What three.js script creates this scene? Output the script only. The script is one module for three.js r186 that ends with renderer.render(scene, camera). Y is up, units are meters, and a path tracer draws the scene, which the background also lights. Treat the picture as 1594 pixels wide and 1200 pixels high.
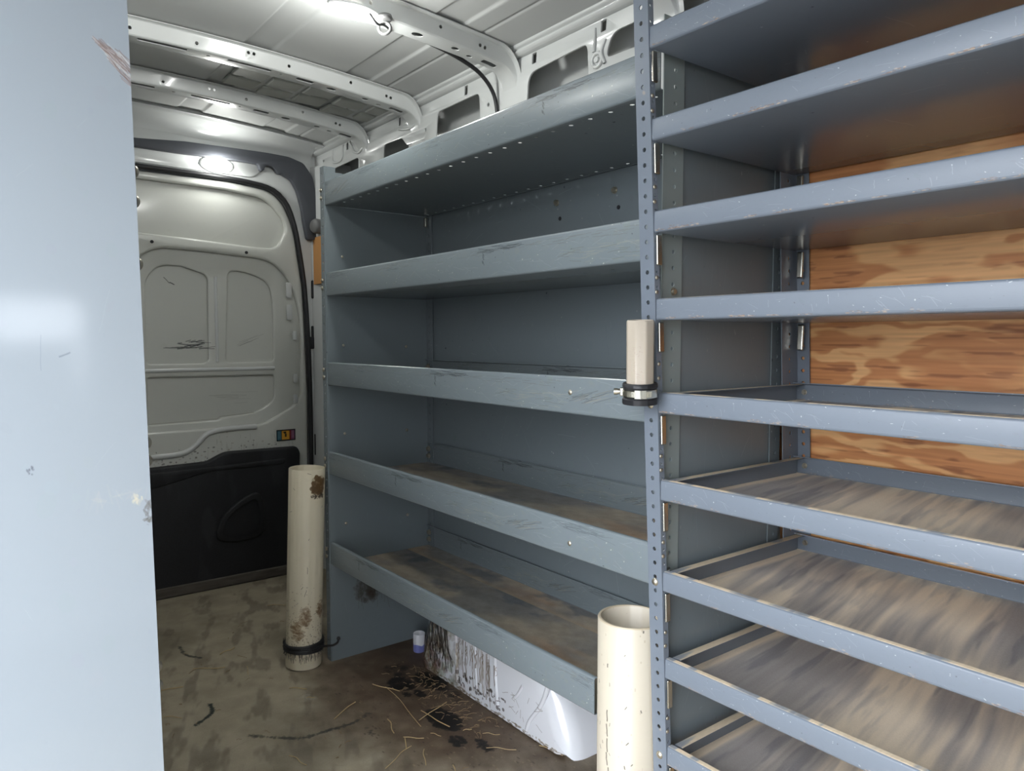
import * as THREE from 'three';
import { mergeGeometries, mergeVertices, toCreasedNormals } from 'three/addons/utils/BufferGeometryUtils.js';
import { RoundedBoxGeometry } from 'three/addons/geometries/RoundedBoxGeometry.js';
import { Brush, Evaluator, SUBTRACTION } from 'three-bvh-csg';

// ------------------------------------------------------------------ camera, sky, exposure
const scene = new THREE.Scene();
const camera = new THREE.PerspectiveCamera(55.18, 1594 / 1200, 0.02, 200);
camera.position.set(0, 0.96, 0);
camera.lookAt(-0.788, 0.96 - 0.0626, -0.612);
const renderer = new THREE.WebGLRenderer({ antialias: true });
renderer.toneMapping = THREE.LinearToneMapping;
renderer.toneMappingExposure = 1.0;
renderer.shadowMap.enabled = true;
// white overcast sky, a little brighter overhead, the same all round
{
  const w = 64, h = 64, d = new Float32Array(w * h * 4);
  for (let j = 0; j < h; j++) for (let i = 0; i < w; i++) {
    const e = Math.max(0, Math.sin(((j + 0.5) / h - 0.5) * Math.PI)), k = 0.85 + 0.3 * e, o = (j * w + i) * 4;
    d[o] = 0.94 * k; d[o + 1] = 0.985 * k; d[o + 2] = 1.06 * k; d[o + 3] = 1;
  }
  const t = new THREE.DataTexture(d, w, h, THREE.RGBAFormat, THREE.FloatType);
  t.mapping = THREE.EquirectangularReflectionMapping; t.magFilter = THREE.LinearFilter; t.needsUpdate = true;
  scene.background = t; scene.environment = t;
  scene.backgroundIntensity = scene.environmentIntensity = 10.2;
}
const LAMP_POWER = 0.52;   // of each dome lamp

// ------------------------------------------------------------------ helpers
const PI = Math.PI, V2 = (x, y) => new THREE.Vector2(x, y), V3 = (x, y, z) => new THREE.Vector3(x, y, z);
function rng(seed) { let a = seed >>> 0; return () => { a = (a + 0x6D2B79F5) | 0; let t = Math.imul(a ^ (a >>> 15), 1 | a); t = (t + Math.imul(t ^ (t >>> 7), 61 | t)) ^ t; return ((t ^ (t >>> 14)) >>> 0) / 4294967296; }; }
const hash = (x, y, s) => { let h = Math.imul(x, 374761393) ^ Math.imul(y, 668265263) ^ Math.imul(s, 974711); h = Math.imul(h ^ (h >>> 13), 1274126177); return ((h ^ (h >>> 16)) >>> 0) / 4294967296; };
function vnoise(x, y, s) {
  const i = Math.floor(x), j = Math.floor(y), f = x - i, g = y - j, u = f * f * (3 - 2 * f), v = g * g * (3 - 2 * g);
  const a = hash(i, j, s), b = hash(i + 1, j, s), c = hash(i, j + 1, s), d = hash(i + 1, j + 1, s);
  return a + (b - a) * u + (c - a) * v + (a - b - c + d) * u * v;
}
function fbm(x, y, s, n = 4) { let t = 0, a = 0.5, z = 0; for (let k = 0; k < n; k++) { t += a * vnoise(x, y, s + k); z += a; x *= 2.03; y *= 2.03; a *= 0.5; } return t / z; }
const clamp = (x, a = 0, b = 1) => Math.min(b, Math.max(a, x)), smooth = (a, b, x) => { const t = clamp((x - a) / (b - a)); return t * t * (3 - 2 * t); };
const mix3 = (a, b, t) => [a[0] + (b[0] - a[0]) * t, a[1] + (b[1] - a[1]) * t, a[2] + (b[2] - a[2]) * t];
function dataTex(w, h, fn, color = true) {
  const d = new Uint8Array(w * h * 4);
  for (let j = 0; j < h; j++) for (let i = 0; i < w; i++) { const c = fn((i + 0.5) / w, (j + 0.5) / h), o = (j * w + i) * 4; d[o] = clamp(c[0], 0, 255); d[o + 1] = clamp(c[1], 0, 255); d[o + 2] = clamp(c[2], 0, 255); d[o + 3] = 255; }
  const t = new THREE.DataTexture(d, w, h); t.wrapS = t.wrapT = THREE.RepeatWrapping; t.magFilter = THREE.LinearFilter; t.minFilter = THREE.LinearMipmapLinearFilter; t.generateMipmaps = true;
  if (color) t.colorSpace = THREE.SRGBColorSpace; t.needsUpdate = true; return t;
}
function canvasTex(w, h, draw) {
  const c = document.createElement('canvas'); c.width = w; c.height = h; draw(c.getContext('2d'), w, h);
  const t = new THREE.CanvasTexture(c); t.wrapS = t.wrapT = THREE.RepeatWrapping; t.colorSpace = THREE.SRGBColorSpace; return t;
}
const rgb = (r, g, b, a = 1) => `rgba(${r | 0},${g | 0},${b | 0},${a})`;
function speckle(x, w, h, n, r, size, cols, alpha = 0.5) { for (let k = 0; k < n; k++) { const c = cols[(r() * cols.length) | 0]; x.fillStyle = rgb(c[0], c[1], c[2], alpha * (0.4 + 0.6 * r())); const s = size * (0.4 + r() * r() * 2); x.beginPath(); x.ellipse(r() * w, r() * h, s, s * (0.4 + r()), r() * 3, 0, 7); x.fill(); } }
function scratch(x, r, x0, y0, len, ang, col, a, lw) { x.strokeStyle = rgb(col[0], col[1], col[2], a); x.lineWidth = lw; x.beginPath(); x.moveTo(x0, y0); const k = 4; for (let i = 1; i <= k; i++) x.lineTo(x0 + Math.cos(ang) * len * i / k + (r() - 0.5) * len * 0.05, y0 + Math.sin(ang) * len * i / k + (r() - 0.5) * len * 0.05); x.stroke(); }
function blot(x, r, cx, cy, rx, ry, col, a, n = 40) { for (let k = 0; k < n; k++) { const t = r() * 6.3, q = Math.sqrt(r()); x.fillStyle = rgb(col[0], col[1], col[2], a * (0.3 + 0.7 * r())); const s = (0.12 + 0.25 * r()); x.beginPath(); x.ellipse(cx + Math.cos(t) * rx * q, cy + Math.sin(t) * ry * q, rx * s, ry * s * (0.5 + r()), r() * 3, 0, 7); x.fill(); } }

// geometry helpers
function boxUV(g, s = 1, ou = 0, ov = 0) {   // uv in metres from the face's own direction
  if (g.index) g = g.toNonIndexed();
  if (!g.attributes.normal) g.computeVertexNormals();
  const p = g.attributes.position, uv = new Float32Array(p.count * 2), a = V3(), b = V3(), c = V3();
  for (let i = 0; i < p.count; i += 3) {
    a.fromBufferAttribute(p, i); b.fromBufferAttribute(p, i + 1); c.fromBufferAttribute(p, i + 2);
    const n = b.clone().sub(a).cross(c.clone().sub(a)), x = Math.abs(n.x), y = Math.abs(n.y), z = Math.abs(n.z);
    [a, b, c].forEach((q, k) => { const u = x > y && x > z ? q.z : q.x, v = x > y && x > z ? q.y : y > z ? q.z : q.y; uv[(i + k) * 2] = u * s + ou; uv[(i + k) * 2 + 1] = v * s + ov; });
  }
  g.setAttribute('uv', new THREE.BufferAttribute(uv, 2)); return g;
}
function clean(g) { if (g.index) g = g.toNonIndexed(); for (const k of Object.keys(g.attributes)) if (!['position', 'normal', 'uv'].includes(k)) g.deleteAttribute(k); g.clearGroups(); return g; }
const join = (list) => mergeGeometries(list.map((g) => { g = clean(g); if (!g.attributes.uv) g = boxUV(g); return g; }));
function split(g, test) {   // [faces that pass, the rest]
  g = clean(g); const p = g.attributes.position, yes = [], no = [], a = V3(), b = V3(), c = V3();
  for (let i = 0; i < p.count; i += 3) { a.fromBufferAttribute(p, i); b.fromBufferAttribute(p, i + 1); c.fromBufferAttribute(p, i + 2); const n = b.clone().sub(a).cross(c.clone().sub(a)).normalize(); (test(n, a.add(b).add(c).multiplyScalar(1 / 3)) ? yes : no).push(i, i + 1, i + 2); }
  return [yes, no].map((l) => { const o = new THREE.BufferGeometry(); for (const k of ['position', 'normal', 'uv']) { const s = g.attributes[k]; if (!s) continue; const n = s.itemSize, d = new Float32Array(l.length * n); l.forEach((v, i) => { for (let q = 0; q < n; q++) d[i * n + q] = s.array[v * n + q]; }); o.setAttribute(k, new THREE.BufferAttribute(d, n)); } return o; });
}
function box(w, h, d, x = 0, y = 0, z = 0) { return boxUV(new THREE.BoxGeometry(w, h, d).translate(x, y, z)); }
function rbox(w, h, d, r, x = 0, y = 0, z = 0, seg = 2) { return clean(new RoundedBoxGeometry(w, h, d, seg, r)).translate(x, y, z); }
function shapeOf(pts, r = 0) {   // closed polygon with rounded corners; a point may carry its own radius as a third number
  const s = new THREE.Shape(), n = pts.length;
  for (let i = 0; i < n; i++) {
    const p = V2(pts[i][0], pts[i][1]), a = V2(...pts[(i + n - 1) % n].slice(0, 2)), b = V2(...pts[(i + 1) % n].slice(0, 2)), rr = Math.min(pts[i][2] ?? r, p.distanceTo(a) * 0.49, p.distanceTo(b) * 0.49);
    const q0 = p.clone().add(a.sub(p).setLength(rr || 1e-6)), q1 = p.clone().add(b.sub(p).setLength(rr || 1e-6));
    if (i === 0) s.moveTo(q0.x, q0.y); else s.lineTo(q0.x, q0.y);
    if (rr > 1e-4) s.quadraticCurveTo(p.x, p.y, q1.x, q1.y);
  }
  s.closePath(); return s;
}
function circleHole(x, y, r) { const p = new THREE.Path(); p.absellipse(x, y, r, r, 0, PI * 2, true); return p; }
function extrude(shape, depth, bevel = 0, cs = 5, bs = 2) { return clean(toCreasedNormals(new THREE.ExtrudeGeometry(shape, { depth: depth - 2 * bevel, bevelEnabled: bevel > 0, bevelThickness: bevel, bevelSize: bevel, bevelOffset: -bevel, bevelSegments: bs, curveSegments: cs }).translate(0, 0, bevel), 0.6)); }
function roundPoly(pts, r) {   // rounds the inner corners of an open polyline
  const out = [pts[0]];
  for (let i = 1; i < pts.length - 1; i++) { const p = V2(...pts[i]), a = V2(...pts[i - 1]), b = V2(...pts[i + 1]), rr = Math.min(r, p.distanceTo(a) * 0.45, p.distanceTo(b) * 0.45), q0 = p.clone().add(a.sub(p).setLength(rr)), q1 = p.clone().add(b.sub(p).setLength(rr)); for (let k = 0; k <= 3; k++) { const t = k / 3; out.push([(1 - t) * (1 - t) * q0.x + 2 * t * (1 - t) * p.x + t * t * q1.x, (1 - t) * (1 - t) * q0.y + 2 * t * (1 - t) * p.y + t * t * q1.y]); } }
  out.push(pts[pts.length - 1]); return out;
}
function sheetOutline(pts, t) {   // a polyline thickened to sheet metal, as a closed outline
  const L = [], R = [], n = pts.length;
  for (let i = 0; i < n; i++) { const p = V2(...pts[i]), d0 = i ? p.clone().sub(V2(...pts[i - 1])).normalize() : null, d1 = i < n - 1 ? V2(...pts[i + 1]).sub(p).normalize() : null, d = (d0 && d1 ? d0.clone().add(d1) : (d0 || d1).clone()).normalize(), k = d0 ? Math.max(0.5, Math.abs(d0.dot(d))) : 1; L.push([p.x - d.y * t / 2 / k, p.y + d.x * t / 2 / k]); R.push([p.x + d.y * t / 2 / k, p.y - d.x * t / 2 / k]); }
  return L.concat(R.reverse());
}
function sheetAlongX(pts, t, x0, x1, r = 0.003) {   // profile given as [z, y]; runs along x
  const s = new THREE.Shape(sheetOutline(roundPoly(pts, r), t).map((p) => V2(-p[0], p[1])));
  const g = extrude(s, x1 - x0, 0); g.rotateY(PI / 2);   // shape x -> -z, depth -> x
  return boxUV(g.translate(x0, 0, 0));
}
function sweep(section, frames) {   // closed section [[a, b]] carried along frames {o, u, v, k}; ends capped
  const pos = [], n = section.length, idx = [];
  for (const f of frames) for (const [a, b] of section) { const p = f.o.clone().addScaledVector(f.u, a).addScaledVector(f.v, b * (f.k ?? 1)); pos.push(p.x, p.y, p.z); }
  for (let i = 0; i < frames.length - 1; i++) for (let j = 0; j < n; j++) { const a = i * n + j, b = i * n + (j + 1) % n; idx.push(a, b, a + n, b, b + n, a + n); }
  const tri = THREE.ShapeUtils.triangulateShape(section.map((p) => V2(...p)), []), e = (frames.length - 1) * n;
  for (const [a, b, c] of tri) { idx.push(c, b, a); idx.push(e + a, e + b, e + c); }
  const g = new THREE.BufferGeometry(); g.setAttribute('position', new THREE.Float32BufferAttribute(pos, 3)); g.setIndex(idx); return g;
}
const crease = (g, a = 0.6) => boxUV(clean(toCreasedNormals(g, a)));

// scene graph helpers
const used = new Map();
const numbered = (n) => { const k = (used.get(n) ?? -1) + 1; used.set(n, k); return k ? n + '_' + String(k).padStart(3, '0') : n; };
const shadow = (o) => { o.castShadow = o.receiveShadow = true; return o; };
function thing(name, label, category, group, [x, y, z] = [0, 0, 0], parent = scene) { const o = new THREE.Group(); o.name = numbered(name); o.position.set(x, y, z); o.userData = { label, category }; if (group) o.userData.group = group; parent.add(o); return o; }
function structure(name, label) { const o = new THREE.Group(); o.name = name; o.userData = { kind: 'structure', label, category: 'room' }; scene.add(o); return o; }
function part(name, geos, m, parent) {   // geos: list; or with m null a list of [geometry, material]
  let g, mat = m;
  if (!m) { const by = new Map(); for (const [q, k] of geos) { if (q.attributes.position.count) (by.get(k) ?? by.set(k, []).get(k)).push(q); } mat = [...by.keys()]; const each = mat.map((k) => join(by.get(k))); if (mat.length === 1) { g = each[0]; mat = mat[0]; } else g = mergeGeometries(each, true); } else g = join(Array.isArray(geos) ? geos : [geos]);
  const o = shadow(new THREE.Mesh(g, mat)); o.name = parent === scene ? numbered(name) : name; parent.add(o); return o;
}
const single = (name, geos, m, label, category, group) => { const o = part(name, geos, m, scene); o.userData = { label, category }; if (group) o.userData.group = group; return o; };

// ------------------------------------------------------------------ materials
const std = (o) => new THREE.MeshPhysicalMaterial(o);
const GREY = [113, 121, 131];
const paintMap = canvasTex(1024, 1024, (x, w, h) => {
  const r = rng(11); x.fillStyle = rgb(...GREY); x.fillRect(0, 0, w, h);
  speckle(x, w, h, 900, r, 5, [[109, 117, 127], [118, 126, 136], [105, 113, 122]], 0.18);
  speckle(x, w, h, 120, r, 1.3, [[186, 192, 196], [60, 64, 70], [174, 158, 138]], 0.6);
  for (let k = 0; k < 60; k++) scratch(x, r, r() * w, r() * h, 10 + r() * 60, r() * 6.3, r() < 0.6 ? [176, 184, 190] : [104, 112, 120], 0.3, 0.8);
});
const GREY2 = [117, 126, 130];   // the far unit's older, greener paint
const paintFarMap = canvasTex(1024, 1024, (x, w, h) => {
  const r = rng(12); x.fillStyle = rgb(...GREY2); x.fillRect(0, 0, w, h);
  speckle(x, w, h, 900, r, 6, [[112, 121, 125], [122, 131, 135], [108, 117, 121]], 0.2);
  speckle(x, w, h, 160, r, 1.4, [[190, 192, 184], [50, 54, 58], [196, 190, 170]], 0.6);
  for (let k = 0; k < 110; k++) scratch(x, r, r() * w, r() * h, 10 + r() * 70, r() * 6.3, r() < 0.65 ? [174, 182, 180] : [96, 104, 108], 0.3, 0.9);
});
const M = {
  grey: std({ name: 'grey_paint', map: paintMap, roughness: 0.24, specularIntensity: 1 }),
  greyFar: std({ name: 'old_grey_paint', map: paintFarMap, roughness: 0.25 }),
  postGreen: std({ name: 'pale_green_grey_paint', color: new THREE.Color().setRGB(0.27, 0.31, 0.30), roughness: 0.35 }),
  zinc: std({ name: 'zinc', color: 0xc9c6ba, metalness: 1, roughness: 0.24 }),
  steelDark: std({ name: 'dark_steel', color: 0x34373b, metalness: 0.4, roughness: 0.45 }),
  white: std({ name: 'white_body_paint', color: new THREE.Color().setRGB(0.62, 0.635, 0.63), roughness: 0.28, clearcoat: 0.5, clearcoatRoughness: 0.12 }),
  roof: std({ name: 'roof_skin_paint', color: new THREE.Color().setRGB(0.52, 0.53, 0.525), roughness: 0.5 }),
  black: std({ name: 'black_plastic', color: new THREE.Color().setRGB(0.014, 0.015, 0.019), roughness: 0.62 }),
  rubber: std({ name: 'black_rubber', color: new THREE.Color().setRGB(0.016, 0.016, 0.018), roughness: 0.5 }),
  charcoal: std({ name: 'charcoal_trim', color: new THREE.Color().setRGB(0.075, 0.08, 0.094), roughness: 0.7 }),
  greyPlastic: std({ name: 'grey_plastic', color: new THREE.Color().setRGB(0.13, 0.13, 0.13), roughness: 0.5 }),
  lampOn: std({ name: 'lamp_lens', color: 0xffffff, roughness: 0.4, emissive: new THREE.Color().setRGB(1, 0.97, 0.86), emissiveIntensity: 9 }),
  chaff: std({ name: 'brown_chaff', color: new THREE.Color().setRGB(0.26, 0.18, 0.10), roughness: 0.8 }),
  straw: std({ name: 'straw', color: new THREE.Color().setRGB(0.50, 0.37, 0.19), roughness: 0.7 }),
  asphalt: std({ name: 'concrete', color: new THREE.Color().setRGB(0.16, 0.16, 0.155), roughness: 0.95 }),
  seat: std({ name: 'seat_cloth', color: new THREE.Color().setRGB(0.05, 0.052, 0.058), roughness: 0.9 }),
};
// tan dust on grey trays, swept in streaks from back to front; bare paint shows where it is wiped
function dustMap(seed, tan, bare, lo, hi) {
  return dataTex(1024, 512, (u, v) => {
    const X = u * 0.914, Z = v * 0.385, sx = X + Z * 0.16 + 0.03 * fbm(X * 3, Z * 3, seed + 5, 2);
    const st = fbm(sx * 13, Z * 1.6, seed, 4), fine = fbm(sx * 90, Z * 5, seed + 9, 3), big = fbm(X * 4, Z * 4, seed + 20, 3), grain = hash((u * 1024) | 0, (v * 512) | 0, seed);
    const st2 = fbm(sx * 44, Z * 2.6, seed + 41, 3); let d = smooth(lo, hi, 0.5 * st + 0.3 * st2 + 0.12 * fine + 0.25 * big - 0.085);
    d = Math.max(d, smooth(0.035, 0.02, X + 0.012 * fine), 0.9 * smooth(0.02, 0.006, Z + 0.01 * fine));
    const scuff = smooth(0.58, 0.7, fbm(sx * 42, Z * 5, seed + 31, 4)) * 0.45;
    let c = mix3(bare, tan, d * 0.92 + 0.04); c = mix3(c, [112, 112, 118], scuff * (1 - 0.6 * d));
    const g = (grain - 0.5) * 12 + (fine - 0.5) * 16; return [c[0] + g, c[1] + g, c[2] + g];
  });
}
const TAN = [238, 220, 194], BARE = [160, 154, 150];
M.dust = [61, 62, 63].map((s) => std({ name: 'dusty_tray', map: dustMap(s * 7, TAN, BARE, 0.37, 0.66), roughness: 0.9 }));
M.hemDust = std({ name: 'dusty_hem', map: dataTex(512, 128, (u, v) => { const n = fbm(u * 40, v * 10, 3, 4), g = (hash((u * 512) | 0, (v * 128) | 0, 5) - 0.5) * 14; const c = mix3([140, 144, 148], [214, 196, 168], smooth(0.34, 0.5, n)); return c.map((k) => k + g); }), roughness: 0.9 });
const farDustMap = dataTex(1024, 512, (u, v) => {
  const X = u * 1.25, Z = v * 0.34, n = fbm(X * 5, Z * 9, 71, 4), f = fbm(X * 34, Z * 50, 77, 3), o = smooth(0.5, 0.7, fbm(X * 3.2 + 4, Z * 6, 83, 4)), k = smooth(0.58, 0.72, fbm(X * 7, Z * 12, 91, 4)), g = (hash((u * 1024) | 0, (v * 512) | 0, 8) - 0.5) * 16;
  let c = mix3([138, 135, 130], [172, 160, 142], smooth(0.35, 0.65, n)); c = mix3(c, [184, 150, 120], o * 0.7); c = mix3(c, [104, 108, 114], k * 0.7); c = mix3(c, [182, 160, 134], smooth(0.03, 0.0, Z) * 0.7);
  return c.map((q) => q + g + (f - 0.5) * 26);
});
M.dustFar = std({ name: 'brown_dust', map: farDustMap, roughness: 0.9 });
// near lips: chips and rust along the lower edge (v runs from the bottom of the lip to its top)
const lipMap = canvasTex(2048, 128, (x, w, h) => {
  const r = rng(31); x.fillStyle = rgb(...GREY); x.fillRect(0, 0, w, h);
  speckle(x, w, h, 700, r, 4, [[109, 117, 127], [118, 126, 136], [105, 113, 122]], 0.2);
  for (let k = 0; k < 26; k++) { const cx = r() * w; for (let i = 0; i < 9; i++) { x.fillStyle = r() < 0.6 ? rgb(178, 156, 134, 0.5) : rgb(120, 96, 84, 0.5); x.beginPath(); x.ellipse(cx + (r() - 0.5) * 40, h - 3 - r() * r() * 22, 2 + r() * 5, 1 + r() * 2.4, 0, 0, 7); x.fill(); } }
  for (let k = 0; k < 60; k++) { const s = 0.6 + r() * 1.1; x.fillStyle = r() < 0.75 ? rgb(205, 208, 208, 0.7) : rgb(70, 72, 78, 0.6); x.beginPath(); x.ellipse(r() * w, r() * h, s * (1 + r() * 2), s, r() * 3, 0, 7); x.fill(); }
  for (let k = 0; k < 70; k++) scratch(x, r, r() * w, r() * h, 10 + r() * 45, (r() - 0.5) * 1.2 + (r() < 0.5 ? 1.2 : 0), r() < 0.7 ? [188, 194, 200] : [100, 106, 114], 0.35, 1);
});
M.lip = std({ name: 'chipped_grey_paint', map: lipMap, roughness: 0.36 });
// far lips: long scratches, black scuffs, yellowish stains
const lipFarMap = canvasTex(2048, 128, (x, w, h) => {
  const r = rng(37); x.fillStyle = rgb(...GREY2); x.fillRect(0, 0, w, h);
  speckle(x, w, h, 900, r, 6, [[112, 121, 125], [123, 132, 135], [124, 128, 122]], 0.22);
  for (let k = 0; k < 190; k++) scratch(x, r, r() * w, r() * h, 12 + r() * 60, (r() - 0.5) * 1.4, r() < 0.6 ? [178, 186, 186] : [110, 116, 116], 0.35, 1);
  for (let k = 0; k < 60; k++) { const s = 0.6 + r() * 1.3; x.fillStyle = r() < 0.7 ? rgb(206, 206, 190, 0.7) : rgb(52, 54, 58, 0.6); x.beginPath(); x.ellipse(r() * w, r() * h, s * 1.6, s, r() * 3, 0, 7); x.fill(); }
  const U = (a, k) => (((a + 2.024) / 1.246 * 0.9 + (k + 3) * 0.137) % 1) * w;
  for (let i = 0; i < 26; i++) scratch(x, r, U(-1.46 + r() * 0.12, 2), h * (0.05 + 0.16 * r()), 20 + r() * 60, (r() - 0.4) * 0.3, [34, 38, 44], 0.5, 1.5);
  for (let i = 0; i < 10; i++) scratch(x, r, U(-1.44, 2) + r() * 6, h * (0.2 + 0.3 * r()), 8 + r() * 14, 1.2, [34, 38, 44], 0.5, 2);
  for (let i = 0; i < 22; i++) scratch(x, r, U(-0.99 + 0.08 * r(), 2), h * (0.72 - 0.3 * r()), 30 + r() * 70, -0.32, r() < 0.5 ? [150, 140, 122] : [60, 62, 64], 0.45, 1.8);
  for (let i = 0; i < 40; i++) scratch(x, r, U(-1.02 + 0.2 * r(), 1), h * (0.4 + 0.5 * r()), 20 + r() * 60, (r() - 0.5) * 0.3, r() < 0.7 ? [150, 148, 132] : [90, 88, 80], 0.35, 2);
  for (let i = 0; i < 60; i++) scratch(x, r, U(-1.75 + 0.9 * r(), 1), h * (0.1 + 0.2 * r()), 20 + r() * 60, (r() - 0.5) * 0.1, [94, 96, 92], 0.4, 1.6);
  for (let k = 0; k < 7; k++) { const cx = w * (0.45 + 0.5 * r()), cy = r() * h * 0.35; for (let i = 0; i < 8; i++) scratch(x, r, cx + (r() - 0.5) * 90, cy + (r() - 0.5) * 10, 20 + r() * 70, (r() - 0.5) * 0.4, [48, 52, 56], 0.3, 1.2); }
});
M.lipFar = std({ name: 'scuffed_old_grey_paint', map: lipFarMap, roughness: 0.3 });
// fir plywood: flat-sawn figure from warped growth rings
const plyMap = dataTex(1024, 768, (u, v) => {
  const X = u * 1.25, Y = v * 1.55, wx = fbm(X * 5, Y * 14, 101, 4) - 0.5, f = fbm(X * 1.3 + 3, Y * 6.5 + wx * 1.1, 107, 4), ring = 0.5 + 0.5 * Math.sin((f * 6 + Y * 2.4 + wx * 0.5) * PI * 2), band = smooth(0.25, 0.8, ring), grain = fbm(X * 8, Y * 260, 113, 3), pore = smooth(0.66, 0.76, fbm(X * 16, Y * 190, 119, 2));
  let c = mix3([222, 170, 114], [186, 122, 72], band * 0.9); c = mix3(c, [128, 76, 44], pore * 0.5 * (0.3 + band)); const g = (grain - 0.5) * 44; return [c[0] + g, c[1] + g * 0.85, c[2] + g * 0.65];
});
M.ply = std({ name: 'fir_plywood', map: plyMap, roughness: 0.55 });
M.plyEdge = std({ name: 'raw_plywood', color: new THREE.Color().setRGB(0.55, 0.27, 0.09), roughness: 0.7 });

// ------------------------------------------------------------------ the setting: ground, floor, body
const YC = 1.72, roofY = (z) => YC + 0.045 * (1 - Math.pow((z + 0.49) / 0.78, 2));
{
  const g = new THREE.PlaneGeometry(60, 60, 1, 1).rotateX(-PI / 2).translate(0, -0.66, 0);
  const o = part('ground', [g], M.asphalt, scene); o.userData = { kind: 'structure', label: 'pale concrete yard outside the van', category: 'ground' };
}
// van floor: worn brown sheet, stained with oil and ground-in soil. Texture spans x -2.95..0.05, z -1.45..0.43
const FX0 = -2.95, FX1 = 0.05, FZ0 = -1.45, FZ1 = 0.43;
const floorMap = canvasTex(2048, 1280, (x, w, h) => {
  const r = rng(5), X = (q) => (q - FX0) / (FX1 - FX0) * w, Y = (q) => (q - FZ0) / (FZ1 - FZ0) * h;
  const im = x.createImageData(w, h), d = im.data;
  for (let j = 0; j < h; j++) for (let i = 0; i < w; i++) {
    const px = i / w * 3, pz = j / h * 1.88, n = fbm(px * 4, pz * 4, 41, 4), f = fbm(px * 26, pz * 26, 47, 3), s = fbm(px * 9 + pz * 5, pz * 30 - px * 12, 51, 3), o = (j * w + i) * 4;
    let c = mix3([138, 128, 109], [168, 157, 136], smooth(0.35, 0.65, n)); c = mix3(c, [108, 99, 86], smooth(0.55, 0.75, s) * 0.5);
    const wx = px + FX0, wz = pz + FZ0, soil = smooth(0.42, 0.1, Math.hypot((wx + 1.68) * 0.62, wz + 1.08) + 0.22 * (n - 0.5) + 0.1 * (f - 0.5)); c = mix3(c, [90, 72, 57], soil * 0.85);
    const g = (f - 0.5) * 26 + (hash(i, j, 3) - 0.5) * 9; d[o] = c[0] + g; d[o + 1] = c[1] + g; d[o + 2] = c[2] + g; d[o + 3] = 255;
  }
  x.putImageData(im, 0, 0);
  for (let k = 0; k < 900; k++) scratch(x, r, r() * w, r() * h, 8 + r() * 60, r() * 6.3, r() < 0.5 ? [156, 146, 124] : [70, 64, 56], 0.16, 1);
  const oil = (a, b, rx, rz, n, al = 0.5) => blot(x, r, X(a), Y(b), rx / 3 * w, rz / 1.88 * h, [17, 14, 13], al, n);
  oil(-1.535, -0.975, 0.055, 0.026, 160, 0.9); oil(-1.77, -0.985, 0.045, 0.028, 90, 0.7); oil(-1.735, -1.06, 0.06, 0.03, 90, 0.7); oil(-1.69, -0.995, 0.022, 0.012, 50, 0.8); oil(-1.71, -0.965, 0.016, 0.009, 40, 0.8); oil(-1.43, -0.945, 0.025, 0.016, 50, 0.75); oil(-1.375, -0.985, 0.03, 0.012, 50, 0.7); oil(-1.86, -1.02, 0.05, 0.03, 40, 0.3); oil(-1.64, -1.06, 0.05, 0.02, 40, 0.3); oil(-1.6, -0.8, 0.02, 0.008, 14, 0.3);
  const line = (pts, a, lw, c = [48, 48, 42]) => { const cv = new THREE.CatmullRomCurve3(pts.map(([p, q]) => new THREE.Vector3(p, 0, q))); for (let k = 0; k < 170; k++) { const q = cv.getPoint(r()), e = 0.012 * r() * r(); x.fillStyle = rgb(c[0], c[1], c[2], a * r()); x.beginPath(); x.ellipse(X(q.x + (r() - 0.5) * e), Y(q.z + (r() - 0.5) * e), lw * (0.4 + r() * 1.6), lw * (0.3 + r() * 0.6), r() * 3, 0, 7); x.fill(); } };
  line([[-1.76, -0.56], [-1.7, -0.62], [-1.67, -0.66], [-1.665, -0.72], [-1.66, -0.78], [-1.68, -0.84]], 0.45, 4);
  line([[-1.98, -0.53], [-1.93, -0.52], [-1.89, -0.47]], 0.5, 3, [16, 26, 22]); line([[-2.42, -0.56], [-2.34, -0.56], [-2.29, -0.59]], 0.4, 3);
  for (let k = 0; k < 260; k++) { const a = -1.9 + r() * 0.75, b = -1.12 + r() * 0.34; x.fillStyle = r() < 0.5 ? rgb(168, 150, 118, 0.45) : rgb(52, 42, 34, 0.5); x.fillRect(X(a), Y(b), 2 + r() * 5, 1 + r() * 2); }
  blot(x, r, X(-1.865), Y(-0.745), 22, 14, [186, 182, 170], 0.2, 24);
});
M.floor = std({ name: 'worn_floor_sheet', map: floorMap, roughness: 0.62 });
{
  const f = structure('floor', 'worn brown van floor with oil stains');
  const g = new THREE.BoxGeometry(3.0, 0.02, 1.82).translate(-1.4, -0.01, -0.5); const p = g.attributes.position, uv = g.attributes.uv;
  for (let i = 0; i < p.count; i++) uv.setXY(i, (p.getX(i) - FX0) / (FX1 - FX0), 1 - (p.getZ(i) - FZ0) / (FZ1 - FZ0));
  const o = part('floor_sheet', [g], M.floor, f);
  part('floor_pan', [box(5.7, 0.05, 1.9, -0.25, -0.05, -0.5)], M.charcoal, f);
  const m = std({ color: new THREE.Color().setRGB(0.12, 0.115, 0.11), roughness: 0.8 });
  part('cab_floor', [box(2.2, 0.02, 1.82, 1.2, -0.01, -0.5)], m, f);
  const t = structure('trim_1', 'dull sill strip along the rear edge of the floor');
  const sillMap = dataTex(512, 64, (u, v) => { const n = fbm(u * 30, v * 4, 9, 4); const c = mix3([72, 66, 60], [104, 98, 90], n); return c; });
  const sm = std({ map: sillMap, roughness: 0.7 });
  part('sill_strip', [rbox(0.058, 0.045, 1.62, 0.008, -2.936, 0.018, -0.49)], sm, t);
}
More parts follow.
